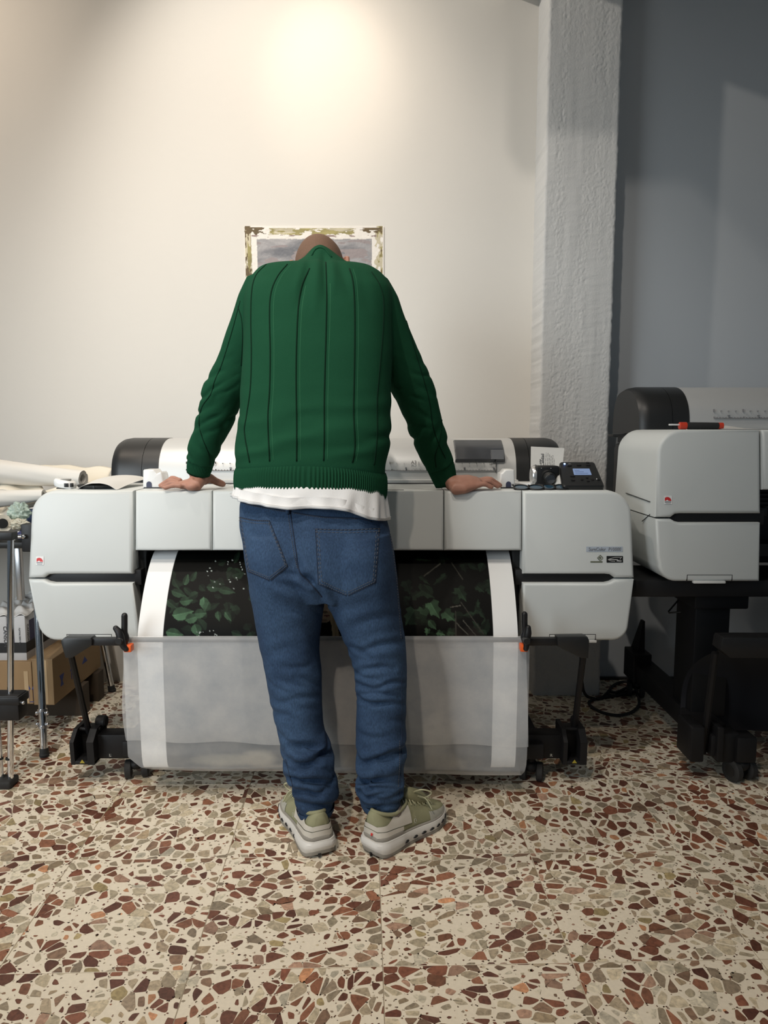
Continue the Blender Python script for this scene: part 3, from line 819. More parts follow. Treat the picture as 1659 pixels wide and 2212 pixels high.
# ------------------------------------------------------------------ stands
def caster(center, r, wdt, parent, axis=Vector((1, 0, 0)), fork_top=0.10):
    """twin wheel caster"""
    c = Vector(center); ax = axis.normalized()
    for s in (-1, 1):
        a = c + ax*(s*wdt*0.5); d = ax*(wdt*0.21)
        m = MB(); m.tube([a-d, a-d*0.98, a-d*0.7, a+d*0.7, a+d*0.98, a+d], [r*.6, r*.86, r, r, r*.86, r*.6], 22); w = m.build('wheel', M_RUBBER, parent)
        m = MB(); m.tube([a-d*1.08, a+d*1.08], r*.52, 16); m.build('hub', M_DARK, w)
    m = MB()
    m.tube([c + Vector((0, 0, 0)), c + Vector((0, 0, fork_top-r*.2))], wdt*.24, 12)
    m.ball(c + Vector((0, 0, r*.55)), (wdt*.42 + abs(ax.y)*.01, r*.9, r*.62), 14, 8)
    m.build('caster_fork', M_BLACKM, parent)

def left_stand():
    p = PL
    for s in (-1, 1):
        # support arm: wedge bracket, bar, thin rod, foot clamp, beam with a letter
        if s < 0:
            br = [(136, 1381), (143, 1375), (200, 1375), (203, 1379), (203, 1391), (160, 1418), (146, 1418), (142, 1405)]
            bar = (200, 262); rod = ((153, 1414), (193, 1585)); foot = (169, 219); beam = (212, 300); letter = (238, 'L'); cst = (292, 1662)
        else:
            br = [(1201, 1373), (1260, 1372), (1267, 1374), (1270, 1381), (1268, 1419), (1252, 1418), (1202, 1393)]
            bar = (1138, 1204); rod = ((1260, 1415), (1241, 1570)); foot = (1207, 1257); beam = (1120, 1216); letter = (1191, 'R'); cst = (1150, 1668)
        Yb = 2.06
        P = [(Wp(a, c, Yb).x, Wp(a, c, Yb).z) for a, c in br]
        m = MB(); m.prism(P, Yb-.016, Yb+.02, .003, 2, True); a = m.build('arm_bracket', M_DARK, p)
        m = MB(); A = Wp(bar[0], 1384, Yb); B = Wp(bar[1], 1384, Yb); m.box((A.x, Yb-.008, A.z-.013), (B.x, Yb+.012, A.z+.009), .002); m.build('catch_bar_end', M_BLACK, p)
        Yf = 2.24
        A = Wp(rod[0][0], rod[0][1], Yb+.006); B = Wp(rod[1][0], rod[1][1], Yf); m = MB()
        m.tube([A, B], .0095, 8); m.build('support_rod', M_BLACKM, p)
        # foot clamp: two cheeks and a floor plate
        z1 = Wp(foot[0], 1566, Yf).z; z0 = Wp(foot[0], 1643, Yf-.03).z
        x0, x1 = Wp(foot[0], 1600, Yf).x, Wp(foot[1], 1600, Yf).x
        for xa, xb in ((x0, x0+.013), (x1-.022, x1)):
            m = MB(); m.add([(xa, Yf-.06, z0), (xa, Yf-.065, z1-.03), (xa, Yf-.03, z1), (xa, Yf+.05, z1), (xa, Yf+.05, z0), (xb, Yf-.06, z0), (xb, Yf-.065, z1-.03), (xb, Yf-.03, z1), (xb, Yf+.05, z1), (xb, Yf+.05, z0)],
                            [(0, 1, 2, 3, 4), (9, 8, 7, 6, 5), (0, 5, 6, 1), (1, 6, 7, 2), (2, 7, 8, 3), (3, 8, 9, 4), (4, 9, 5, 0)]); m.build('foot_cheek', M_BLACKM, p, smooth=False)
        m = MB(); m.box((x0, Yf-.06, z0), (x1, Yf+.05, z0+.012), .003); m.box((x0+.012, Yf, z0), (x1-.02, Yf+.05, z1-.012), .003); m.build('foot_plate', M_BLACKM, p)
        m = MB(); m.cyl((x0+.006, Yf-.012, z1-.008), (x1+.004, Yf-.012, z1-.008), .006, 10); m.cyl((x1-.02, Yf+.02, z1+.004), (x1+.012 if s < 0 else x1-.03, Yf+.02, z1+.004), .02, 14, .004); m.build('foot_pivot', M_BLACKM, p)
        m = MB(); t = [(x0+.028, Yf-.061, z0+.006), (x0+.044, Yf-.061, z0+.006), (x0+.036, Yf-.061, z0+.018)]; m.add(t, [(0, 1, 2)]); m.build('warning_mark', mat('warning_yellow', (.35, .28, .03), .6), p, smooth=False)
        X0, X1 = sorted((Wp(beam[0], 1600, Yf).x, Wp(beam[1], 1600, Yf).x))
        zb1, zb0 = Wp(beam[0], 1580, Yf).z, Wp(beam[0], 1640, Yf-.03).z
        m = MB(); m.box((X0, Yf-.028, zb0), (X1, Yf+.03, zb1), .004); bm_ = m.build('stand_beam', M_BLACKM, p)
        q = Wp(letter[0], 1632, Yf-.03)
        m = MB(); m.prism(rrect(q.x-.006, q.z-.006, q.x+.006, q.z+.006, .001, 2), Yf-.0288, Yf-.027); m.build('letter_plate', M_DARK, bm_)
        make_text(letter[1], .0125, (q.x, Yf-.0296, q.z), (PI/2, 0, 0), 'lettering', mat('pale_ink', (.45, .45, .4), .6), bm_)
        cp = Wf(cst[0], 1684 if s < 0 else 1690, 0.0)
        caster((cp.x, cp.y+.02, .030), .030, .052, p, Vector((1, -.25*s, 0)), .09)
        # leg from the caster back under the body, with the post up to the body
        xl = cp.x
        m = MB(); m.box((xl-.03, cp.y-.02, .085), (xl+.03, 2.86, .135), .004); m.build('stand_foot', M_BLACKM, p)
        m = MB(); m.box((xl-.035, 2.50, .13), (xl+.035, 2.64, ZBOT+.08), .006); m.build('stand_post', M_BLACKM, p)
        caster((xl, 2.80, .030), .030, .052, p, Vector((1, .2, 0)), .09)
    cp0, cp1 = Wf(292, 1684, 0), Wf(1150, 1690, 0)
    m = MB(); m.box((cp0.x, 2.54, .20), (cp1.x, 2.60, .26), .004); m.build('cross_beam', M_BLACKM, p)
    A, B = Wp(255, 1383, 2.07), Wp(1150, 1383, 2.07)
    m = MB(); m.cyl((A.x, 2.075, A.z), (B.x, 2.075, A.z), .0075, 12); m.build('catch_bar', M_BLACK, p)
    m = MB(); m.cyl((A.x+.02, 2.24, .10), (B.x-.02, 2.24, .10), .008, 10); m.build('rear_catch_bar', M_BLACK, p)
left_stand()

def right_stand():
    p = PR
    # long foot running back from the front caster, seen from its inner side
    fr = Wf(1600, 1684, 0.0)
    xm = fr.x
    m = MB(); m.box((X(1376), 2.26, Zc(1290, 2.26)), (2.3, 2.52, Zc(1253, 2.26)), .006); m.build('stand_top_beam', M_BLACKM, p)
    xp0, xp1 = Wp(1482, 1400, 2.46).x, Wp(1556, 1400, 2.46).x
    zt = Zc(1288, 2.4)
    m = MB(); m.box((xp0, 2.40, .14), (xp1, 2.56, zt), .006); m.build('stand_post', M_BLACKM, p)
    m = MB(); m.box((xp0-.03, 2.34, zt-.03), (xp1+.03, 2.56, zt+.02), .006); m.build('post_head', M_BLACKM, p)
    m = MB(); A = (xp0-.045, 2.40, .085); m.box((xp0-.015, fr.y-.02, .085), (xp0+.075, 3.0, .155), .006); m.build('stand_foot', M_BLACKM, p)
    m = MB(); m.box((xp0-.025, 2.90, .08), (xp0+.05, 3.02, .20), .004)
    m.add([(xp0-.0, 2.93, .2), (xp0+.03, 2.93, .2), (xp0+.03, 3.01, .2), (xp0-.0, 3.01, .2), (xp0+.022, 2.94, .33), (xp0+.03, 2.94, .33), (xp0+.03, 2.97, .33), (xp0+.022, 2.97, .33)],
          [(0, 1, 5, 4), (1, 2, 6, 5), (2, 3, 7, 6), (3, 0, 4, 7), (4, 5, 6, 7), (0, 3, 2, 1)]); m.build('rear_gusset', M_BLACKM, p, smooth=False)
    m = MB(); m.box((xm-.035, fr.y-.035, .07), (xm+.03, fr.y+.03, .155), .008); m.build('caster_head', M_BLACKM, p)
    caster((xm-.005, fr.y, .036), .036, .058, p, Vector((1, .35, 0)), .09)
    caster((xp0+.01, 2.96, .036), .036, .05, p, Vector((1, -.3, 0)), .09)
    # take-up foot block with its clamp and letter
    Yk = 2.24
    for a, c in ((1478, 1507), (1534, 1548)):
        x0, x1 = Wp(a, 1600, Yk).x, Wp(c, 1600, Yk).x
        z0, z1 = Wp(a, 1632, Yk).z, Wp(a, 1558, Yk).z
        m = MB(); m.prism(rrect(x0, z0, x1, z1, .006, 3), Yk-.05, Yk+.06, .004, 2, True); m.build('foot_cheek', M_BLACKM, p)
    x0, x1 = Wp(1540, 1600, Yk).x, Wp(1585, 1600, Yk).x
    z0, z1 = Wp(1540, 1637, Yk).z, Wp(1540, 1575, Yk).z
    m = MB(); m.box((x0, Yk-.035, z0), (x1, Yk+.03, z1), .004); bb = m.build('stand_beam', M_BLACKM, p)
    q = Wp(1553, 1629, Yk-.036)
    m = MB(); m.prism(rrect(q.x-.007, q.z-.007, q.x+.007, q.z+.007, .001, 2), Yk-.0362, Yk-.034); m.build('letter_plate', M_DARK, bb)
    make_text('L', .0125, (q.x, Yk-.037, q.z), (PI/2, 0, 0), 'lettering', mat('pale_ink', (.45, .45, .4), .6), bb)
    m = MB(); A = Wp(1518, 1625, Yk); B = Wp(1545, 1410, 2.16); m.tube([A, B], .011, 8); m.build('support_rod', M_BLACKM, p)
    A = Wp(1548, 1377, 2.14)
    m = MB(); m.prism([(A.x+.003, A.z), (A.x+.008, A.z+.008), (2.3, A.z+.006), (2.3, A.z-.055), (A.x+.03, A.z-.055), (A.x, A.z-.03)], 2.11, 2.17, .004, 2, True); m.build('arm_bracket', M_BLACK, p)
    m = MB(); n = 14
    for i in range(n):                                # the hanging black catch cloth
        pass
    V = []; F = []
    for i in range(12):
        for j in range(16):
            u = i/11; v = j/15
            V.append((A.x+.03+u*.9, 2.18+.10*math.sin(v*PI)+.01*math.sin(u*19+v*3)+.25*v, A.z-.05-.37*v+.02*math.sin(v*PI)))
    for i in range(11):
        for j in range(15): F.append((i*16+j, (i+1)*16+j, (i+1)*16+j+1, i*16+j+1))
    m = MB(); m.add(V, F); m.build('catch_cloth', mat('black_cloth', (.010, .010, .014), .9), p, angle=180)
    m = MB(); m.tube([Wp(1470, 1322, 2.5), Wp(1445, 1324, 2.52), Wp(1444, 1321, 2.52), Wp(1462, 1300, 2.54), Wp(1480, 1280, 2.55)], .003, 6); m.build('hose', M_DARK, p)
right_stand()

# ------------------------------------------------------------------ the print, with its picture as printed colour
def leaf_poly(px, py, L, Wd, ang, kind=0):
    out = []
    if kind == 0:
        for t in np.linspace(0, 1, 12): out.append((t*L, Wd*math.sin(PI*t**0.75)*0.5))
        for t in np.linspace(1, 0, 12): out.append((t*L, -Wd*math.sin(PI*t**0.75)*0.5))
    else:                                             # ivy: five points
        for (t, w) in ((0, 0), (-.1, .30), (.18, .52), (.32, .30), (.62, .40), (.66, .20), (1, 0), (.66, -.20), (.62, -.40), (.32, -.30), (.18, -.52), (-.1, -.30)): out.append((t*L, w*Wd))
    c, s = math.cos(ang), math.sin(ang)
    return [(px+a*c-b_*s, py+a*s+b_*c) for a, b_ in out]
def inside(poly, x, y):
    r = np.zeros(x.shape, bool); n = len(poly); j = n-1
    for i in range(n):
        xi, yi = poly[i]; xj, yj = poly[j]
        c = ((yi > y) != (yj > y))
        r ^= c & (x < (xj-xi)*(y-yi)/((yj-yi) if yj != yi else 1e-9)+xi)
        j = i
    return r
PRC, PRW = -0.167, 1.130
prof = spline([(2.40, .742, 0), (2.33, .742, 0), (2.275, Zc(1197, 2.275), 0), (2.205, Zc(1245, 2.205), 0), (2.145, Zc(1310, 2.145), 0), (2.105, Zc(1376, 2.105), 0), (2.097, .38, 0), (2.098, .24, 0), (2.102, .13, 0), (2.118, .094, 0), (2.16, .085, 0), (2.21, .098, 0)], 400)
def print_sheet():
    d = [0]
    for i in range(1, len(prof)): d.append(d[-1]+(prof[i]-prof[i-1]).length)
    d = np.array(d); tot = d[-1]
    s1 = d[min(range(len(prof)), key=lambda i: abs(prof[i].y-Zc(1392, 2.105)))]
    rows = np.concatenate([np.arange(0, s1, .0021), np.linspace(s1, tot, 90)])
    P = np.array([[q.x, q.y] for q in prof])
    yy = np.interp(rows, d, P[:, 0]); zz = np.interp(rows, d, P[:, 1])
    cols = np.linspace(-.5, .5, 520)*PRW + PRC
    nx, ny = len(cols), len(rows)
    GX, GY = np.meshgrid(cols, yy); _, GZ = np.meshgrid(cols, zz)
    f = GY*CP-(GZ-CAM_H)*SP; u = GY*SP+(GZ-CAM_H)*CP
    px = W_PX/2+FPX*GX/f; py = H_PX/2-FPX*u/f
    U = (GX-PRC)/PRW+.5
    C = np.empty((ny, nx, 3)); C[:] = hexc(5, 6, 5)
    n1 = fbm(px/40, py/40, 4, 3)
    C *= (0.5+n1)[..., None]
    r = random.Random(4)
    leaves = []
    L = leaves.append
    # (x, y, length, width, angle in degrees, kind, brightness)
    for a in ((372, 1330, 55, 34, -12, 0, 1.0), (358, 1365, 45, 26, 10, 0, .8), (388, 1300, 34, 24, -8, 0, .5), (398, 1264, 30, 16, -70, 0, .45), (412, 1256, 30, 15, -60, 0, .25),
              (440, 1290, 34, 24, 85, 0, .8), (452, 1300, 30, 20, 115, 0, .45), (400, 1340, 38, 26, -18, 0, .65), (420, 1326, 32, 24, -4, 0, .55), (420, 1348, 34, 26, 70, 0, .6),
              (470, 1272, 46, 20, 12, 0, .32), (446, 1268, 40, 22, 5, 0, .25), (370, 1276, 40, 22, 20, 0, .35), (470, 1320, 26, 16, 80, 0, .4), (486, 1322, 28, 16, 55, 0, .6), (360, 1296, 34, 20, 40, 0, .3),
              (500, 1365, 30, 18, 20, 0, .22), (428, 1280, 30, 18, 150, 0, .2), (374, 1250, 30, 18, 60, 0, .16)): L(a)
    for a in ((930, 1302, 46, 40, 60, 1, 1.0), (922, 1330, 40, 40, 200, 1, .45), (895, 1318, 44, 40, 120, 1, .35), (960, 1322, 36, 34, 40, 1, .6), (926, 1340, 30, 18, 50, 0, .9), (924, 1358, 18, 16, 100, 1, 1.3), (945, 1366, 20, 16, 20, 1, 1.2),
              (968, 1364, 24, 22, 15, 1, .4), (990, 1270, 40, 30, 60, 1, .28), (910, 1275, 40, 26, 30, 1, .2), (876, 1256, 36, 30, 70, 1, .18), (890, 1290, 30, 24, -30, 1, .18), (1030, 1266, 26, 20, 40, 1, .12), (1052, 1370, 24, 16, 200, 0, .25), (900, 1206, 40, 10, 10, 1, .12), (950, 1204, 36, 10, 5, 1, .12)): L(a)
    dim = []
    for _ in range(70):
        lx = r.choice((r.uniform(352, 545), r.uniform(866, 1055))); dim.append((lx, r.uniform(1215, 1380), r.uniform(16, 44), r.uniform(12, 26), r.uniform(0, 360), 0 if lx < 600 else r.choice((0, 1)), r.uniform(.04, .16)))
    leaves[:0] = dim
    for (lx, ly, Ln, Wd, an, kd, br) in leaves:
        br *= .62 if br > .17 else .75; Ln *= .86; Wd *= .86
        an = math.radians(an); poly = leaf_poly(lx, ly, Ln, Wd, an, kd)
        msk = inside(poly, px, py)
        if not msk.any(): continue
        a = ((px-lx)*math.cos(an)+(py-ly)*math.sin(an))/Ln; c = (-(px-lx)*math.sin(an)+(py-ly)*math.cos(an))/Wd
        sh = 0.55+0.55*(c > 0)*1.0+0.25*np.sin(a*14)*.3
        vein = np.exp(-(c*Wd/0.9)**2)*.5
        base = np.array(hexc(86, 122, 92))*(1+.5*np.sin(a*5+lx)*.5+.35*(c+.5))[..., None]
        k = (br*(sh*.75+vein))[..., None]
        C = np.where(msk[..., None], base*k*(.75+.5*n1[..., None]) + np.array(hexc(8, 11, 9)), C)
    for _ in range(34):                               # sparkles of light between the leaves
        sx, sy = r.uniform(430, 535), r.uniform(1210, 1280)
        if r.random() < .35: sx, sy = r.uniform(425, 470), r.uniform(1360, 1377)
        m_ = ((px-sx)**2/r.uniform(.6, 3)+(py-sy)**2/r.uniform(.6, 3)) < 1.0
        C[m_] = np.array(hexc(190, 200, 195))*r.uniform(.3, 1)
    for (x0, y0, x1, y1, k) in ((915, 1245, 952, 1217, .35), (975, 1215, 1000, 1252, .2), (995, 1300, 1045, 1370, .2), (985, 1345, 1012, 1372, .45), (1000, 1340, 1030, 1375, .35), (972, 1312, 995, 1308, .6), (984, 1320, 985, 1376, .25)):
        dx, dy = x1-x0, y1-y0; LL = math.hypot(dx, dy)
        t = ((px-x0)*dx+(py-y0)*dy)/LL; dd = np.abs((px-x0)*dy-(py-y0)*dx)/LL
        m_ = (t > 0) & (t < LL) & (dd < 1.1); C[m_] = np.array(hexc(120, 120, 110))*k
    # the sitter in the picture: a sliver of a face with fair hair between the legs, paler shapes below
    hair = inside([(706, 1300), (716, 1320), (728, 1350), (735, 1378), (718, 1378), (716, 1350), (708, 1325)], px, py)
    C[hair] = (np.array(hexc(168, 150, 118))[None]*(.55+.7*vnoise(px/2.2, py/16, 4)[hair])[:, None])
    face = inside([(697, 1296), (706, 1306), (712, 1325), (714, 1340), (706, 1345), (695, 1345), (680, 1340), (680, 1296)], px, py)
    C[face] = np.array(hexc(150, 132, 112))
    for (ex, ey, rx, ry, cc) in ((706, 1330, 7, 2.2, (96, 60, 56)), (702, 1322, 6, 3, (96, 80, 68)), (710, 1318, 5, 3, (170, 152, 132)), (700, 1340, 7, 3, (120, 104, 90))):
        m_ = ((px-ex)/rx)**2+((py-ey)/ry)**2 < 1; C[m_] = np.array(hexc(*cc))
    def blob(ex, ey, rx, ry, cc, k=1.0):
        nonlocal C
        w_ = np.clip(1.3-((px-ex)/rx)**2-((py-ey)/ry)**2 + (n1-.5)*1.2, 0, 1)[..., None]*k
        C = C*(1-w_)+np.array(hexc(*cc))*w_
    blob(945, 1585, 34, 46, (150, 148, 138)); blob(930, 1570, 9, 8, (70, 68, 64), .8); blob(957, 1570, 9, 8, (70, 68, 64), .8); blob(946, 1600, 14, 9, (110, 108, 100), .6)
    blob(940, 1650, 50, 34, (120, 118, 108)); blob(985, 1655, 20, 16, (125, 120, 108)); blob(480, 1642, 60, 14, (140, 136, 122)); blob(560, 1638, 40, 18, (160, 152, 136)); blob(600, 1660, 60, 10, (150, 142, 126))
    blob(760, 1650, 30, 20, (110, 106, 96)); blob(870, 1560, 40, 60, (46, 48, 46)); blob(1000, 1480, 70, 120, (52, 46, 42)); blob(640, 1500, 90, 130, (30, 34, 34))
    border = (U < .0665) | (U > 1-.0655)
    C[border] = (.84, .84, .83)
    V = np.stack([GX, GY, GZ], -1).reshape(-1, 3)
    F = [(i*nx+j, i*nx+j+1, (i+1)*nx+j+1, (i+1)*nx+j) for i in range(ny-1) for j in range(nx-1)]
    me = bpy.data.meshes.new('photo_print'); me.from_pydata(V.tolist(), [], F)
    color_attr(me, C.reshape(-1, 3))
    o = link('photo_print', me, mat_attr('printed_paper', .55, spec=.12), None, angle=180)
    tag(o, 'wide photo print of dark green leaves with white edges, hanging from the printer', 'print')
print_sheet()

# ------------------------------------------------------------------ tissue over the catch bar
M_TISSUE = mat_sheet('tissue', (.86, .91, .96), .34, .10, cloud=.16, cscale=11)
def tissue():
    t = thing('protective_tissue', 'translucent white tissue sheet clipped over the bar, behind the jeans legs', 'tissue', (PRC, 2.06, 0))
    nu, nv = 90, 60
    def sheet(fn, name):
        V = [fn(i/(nu-1), j/(nv-1)) for j in range(nv) for i in range(nu)]
        F = [(j*nu+i, j*nu+i+1, (j+1)*nu+i+1, (j+1)*nu+i) for j in range(nv-1) for i in range(nu-1)]
        m = MB(); m.add(V, F); return m.build(name, M_TISSUE, t, angle=180, fix=False)
    zt = Wp(700, 1377, 2.06).z; zt2 = Wp(700, 1377, 2.06).z
    def flap(u, v):
        xl = Wp(266 - 6*v + 4*math.sin(v*7)*(.6), 1500, 2.05).x; xr = Wp(1136 + 10*v**1.5, 1500, 2.05).x
        z0 = Wp(700, 1609+10*u, 2.045).z
        if v < .06:
            a = v/.06*PI*.6; return (xl+(xr-xl)*u, 2.075-.0125*math.sin(a), zt-.0105+.0105*math.cos(a))
        k = (v-.06)/.94
        zz = zt-.0138
        wob = .0035*math.sin(u*23+k*2)*k + .004*math.sin(u*9+1)*k
        return (xl+(xr-xl)*u, 2.0632-.010*k**.5+wob+.014*(k**6), zz+(z0-zz)*k + .0025*math.sin(u*31)*k**8)
    sheet(flap, 'front_flap')
    zb = .075
    def basket(u, v):
        xl, xr = Wp(272, 1600, 2.07).x, Wp(1140, 1600, 2.07).x
        pr = [(2.078, zt-.018), (2.076, .40), (2.076, .22), (2.078, .15), (2.088, .10), (2.12, zb), (2.18, zb+.005), (2.235, .10)]
        dd = np.linspace(0, 1, len(pr)); yv = float(np.interp(v, dd, [p[0] for p in pr])); zv = float(np.interp(v, dd, [p[1] for p in pr]))
        cut = max(0.0, min(1.0, (.14-zv)/.065))*.055
        tilt = -.018*(u-.5)*max(0, min(1, (v-.4)/.3))
        x0 = xl+cut; x1 = xr-.010*max(0, min(1, (.12-zv)/.06))
        return (x0+(x1-x0)*u, yv+.003*math.sin(u*17+v*3), zv+tilt)
    sheet(basket, 'catch_loop')
tissue()

def clamp(A, B, lean, label):
    """plastic spring clamp: two crossing jaws, orange pads"""
    t = thing('spring_clamp', label, 'clamp', (Wp(A[2][0], A[2][1], 2.045).x, 2.045, Wp(A[2][0], A[2][1], 2.045).z), 'black spring clamps on the tissue bar')
    for k, (P, yo) in enumerate(((A, 2.030), (B, 2.045))):
        q = spline([Wp(a, c, yo) for a, c, r_ in P], 14); rs = list(np.interp(np.linspace(0, 1, 14), np.linspace(0, 1, len(P)), [r_ for _, _, r_ in P]))
        m = MB(); m.tube(q, rs, 10)
        for e in (0, -1): m.ball(q[e], rs[e]*1.0, 10, 8)
        m.build('jaw', M_BLACK, t, angle=60)
    c = Wp(A[2][0], A[2][1], 2.03); m = MB(); m.cyl((c.x-.002, 2.012, c.z), (c.x-.002, 2.058, c.z), .0105, 14, .002); m.build('spring_pivot', M_DARK, t)
    e = Wp(A[-1][0]+lean*4, A[-1][1], 2.035); m = MB(); m.box((e.x-.011, 2.030, e.z-.009), (e.x+.011, 2.058, e.z+.012), .003); m.build('jaw_pad', M_ORANGE, t)
clamp([(250, 1357, .008), (257, 1366, .011), (262, 1382, .012), (267, 1396, .010), (272, 1402, .008)], [(269, 1330, .0088), (269, 1350, .0088), (269, 1368, .009), (272, 1378, .010), (268, 1392, .008)], 1, 'black spring clamp at the tissue end beside the cardboard box')
clamp([(1141, 1356, .008), (1140, 1368, .011), (1138, 1382, .010), (1137, 1394, .009), (1136, 1401, .008)], [(1133, 1327, .0088), (1133, 1348, .0088), (1134, 1366, .009), (1131, 1376, .009), (1136, 1390, .008)], -1, 'black spring clamp at the tissue end below the name band')

# ------------------------------------------------------------------ picture on the wall
def painting():
    x0, x1 = Wp(529, 560, WALL_Y).x, Wp(829, 560, WALL_Y).x; z1 = Wp(680, 489, WALL_Y).z; z0 = z1-.385
    nx, ny = 300, 200
    GX, GZ = np.meshgrid(np.linspace(x0, x1, nx), np.linspace(z0, z1, ny))
    u = (GX-x0)/(x1-x0); v = (z1-GZ)/(z1-z0); W_, H_ = x1-x0, z1-z0
    C = np.empty((ny, nx, 3)); C[:] = hexc(236, 230, 222)
    ex = GX-x0; exr = x1-GX; ez = z1-GZ; ezb = GZ-z0
    j = (fbm(GX*60, GZ*60, 4, 8)-.5)
    sk = np.clip(fbm(u*6+v*2, v*11, 5, 2)*1.7-.38, 0, 1); band = np.floor(sk*7)/7
    pic = (ex > .053+.004*j) & (exr > .050+.006*j) & (ez > .052+.006*j) & (ezb > .055)
    sky = np.array(hexc(112, 113, 118)); sky2 = np.array(hexc(182, 178, 178)); warm = np.array(hexc(150, 140, 140))
    k = band[..., None]
    S = sky*(1-k)+sky2*k; S = np.where((fbm(u*5, v*14, 3, 6) > .60)[..., None], warm, S)
    S = np.where((v > .6)[..., None], np.array(hexc(96, 104, 82))*(.7+.6*k), S)
    C = np.where(pic[..., None], S, C)
    brown, olive, lt = np.array(hexc(98, 80, 50)), np.array(hexc(148, 138, 88)), np.array(hexc(196, 186, 160))
    st = fbm(GX*90, GZ*22, 4, 1); sth = fbm(GX*22, GZ*90, 4, 1)
    def put(m_, c, s_): 
        nonlocal C
        C = np.where(m_[..., None], c*(.55+.9*s_[..., None]), C)
    put((ex > .003) & (ex < .029+.014*j) & (st > .30), lt, st); put((ex > .003) & (ex < .028+.012*j) & (st > .38-.12*(v < .3)), brown, st)
    put((ex > .003) & (ex < .026+.012*j) & (st > .58), lt, st)
    put((ex > .012) & (ex < .03) & (fbm(GX*50, GZ*12, 3, 3) > .58), olive, st)
    put((exr > .004) & (exr < .036+.02*j) & (st > .36), lt*1.05, st); put((exr > .004) & (exr < .030+.02*j) & (st > .55), olive, st); put((exr > .006) & (exr < .034+.02*j) & (st > .62), brown, st)
    ru = u+.10*(fbm(GZ*260, GX*3, 3, 17)-.5); put((ez > .008) & (ez < .034+.016*j) & (ru > .19) & (ru < .78) & (sth > .30-.12*np.sin(u*9)), olive*1.15, sth); put((ez > .010) & (ez < .032+.016*j) & (ru > .22) & (ru < .76) & (fbm(GX*14, GZ*60, 3, 23) > .60), lt, sth)
    put((ez > .004) & (ez < .032+.03*j) & (ru > .01) & (ru < .15) & (sth > .36), brown, sth)
    put((ez > .006) & (ez < .026+.03*j) & (ru > .84) & (ru < .97) & (sth > .34), brown, sth)
    put((ez > .036) & (ez < .043+.006*j) & (ex > .03) & (exr > .03) & (sth > .45), np.array(hexc(150, 130, 125)), sth)
    rel = .0012*(fbm(GX*120, GZ*120, 3, 4))
    V = np.stack([GX, np.full_like(GX, WALL_Y-.004)-rel, GZ], -1).reshape(-1, 3)
    F = [(i*nx+j_, i*nx+j_+1, (i+1)*nx+j_+1, (i+1)*nx+j_) for i in range(ny-1) for j_ in range(nx-1)]
    t = thing('painting', 'small unframed landscape with a daubed brown border, on the wall behind the head', 'painting', ((x0+x1)/2, WALL_Y-.002, z0))
    m = MB(); m.box((x0+.001, WALL_Y-.0035, z0+.001), (x1-.001, WALL_Y-.0002, z1-.001)); m.build('backing_board', mat('board', (.7, .68, .64), .8), t, smooth=False)
    me = bpy.data.meshes.new('painted_sheet'); me.from_pydata((V-np.array(t.location)).tolist(), [], F); color_attr(me, C.reshape(-1, 3))
    link('painted_sheet', me, mat_attr('paint', .6), t, angle=180)
painting()

# ------------------------------------------------------------------ things lying on the left printer
def tape_measure():
    Y = 2.33; c = Wp(141, 1050, Y); z = ZTOP
    x0, x1 = Wp(119, 1050, Y).x, Wp(163, 1050, Y).x
    t = thing('tape_measure', 'small white tape measure on the printer top beside the black tray', 'tape measure', (c.x, Y, z))
    m = MB(); m.box((x0+.012, Y-.02, z), (x1-.012, Y+.02, z+.004), .001); m.build('belt_clip', M_BLACK, t)
    m = MB(); R = []
    for (h, s_) in ((.003, .90), (.006, .98), (.018, 1.0), (.024, .96), (.028, .82)):
        R.append([Vector((c.x+(x1-x0)/2*s_*math.copysign(abs(math.cos(a))**.7, math.cos(a)), Y+.026*s_*math.copysign(abs(math.sin(a))**.7, math.sin(a)), z+h-.0012*math.cos(a)*5)) for a in np.linspace(0, 2*PI, 28, endpoint=False)])
    m.rings(R); b_ = m.build('case', M_WHITEP, t, angle=60)
    m = MB(); m.cyl((c.x+.001, Y, z+.026), (c.x+.001, Y, z+.0305), .0185, 20, .001); m.build('badge', mat('grey_badge', (.28, .28, .27), .5), t)
    m = MB()
    for k, (a, w_) in enumerate(((.008, .008), (.0165, .004), (.0265, .006))): m.box((c.x+a, Y-.0275, z+.006), (c.x+a+w_, Y-.012, z+.018), .001)
    m.build('slot', M_BLACK, t)
tape_measure()
def tray():
    Y = 2.34; a, c = Wp(169, 1056, Y), Wp(262, 1056, Y)
    t = thing('shallow_tray', 'shallow round black tray under the curled white sheet', 'tray', ((a.x+c.x)/2, Y, ZTOP))
    R = []; cx = (a.x+c.x)/2; r0 = (c.x-a.x)/2
    for (h, s_) in ((0, .86), (.002, .93), (.008, .99), (.012, 1.0), (.012, .97), (.006, .9), (.004, .3)): R.append([Vector((cx+r0*s_*math.cos(q), Y+.05*s_*math.sin(q), ZTOP+h)) for q in np.linspace(0, 2*PI, 36, endpoint=False)])
    m = MB(); m.rings(R); m.build('dish', M_DARK, t)
    m = MB(); m.box((cx-.003, Y-.0505, ZTOP+.002), (cx+.004, Y-.047, ZTOP+.012), .001); m.build('rim_joint', M_BLACK, t)
tray()
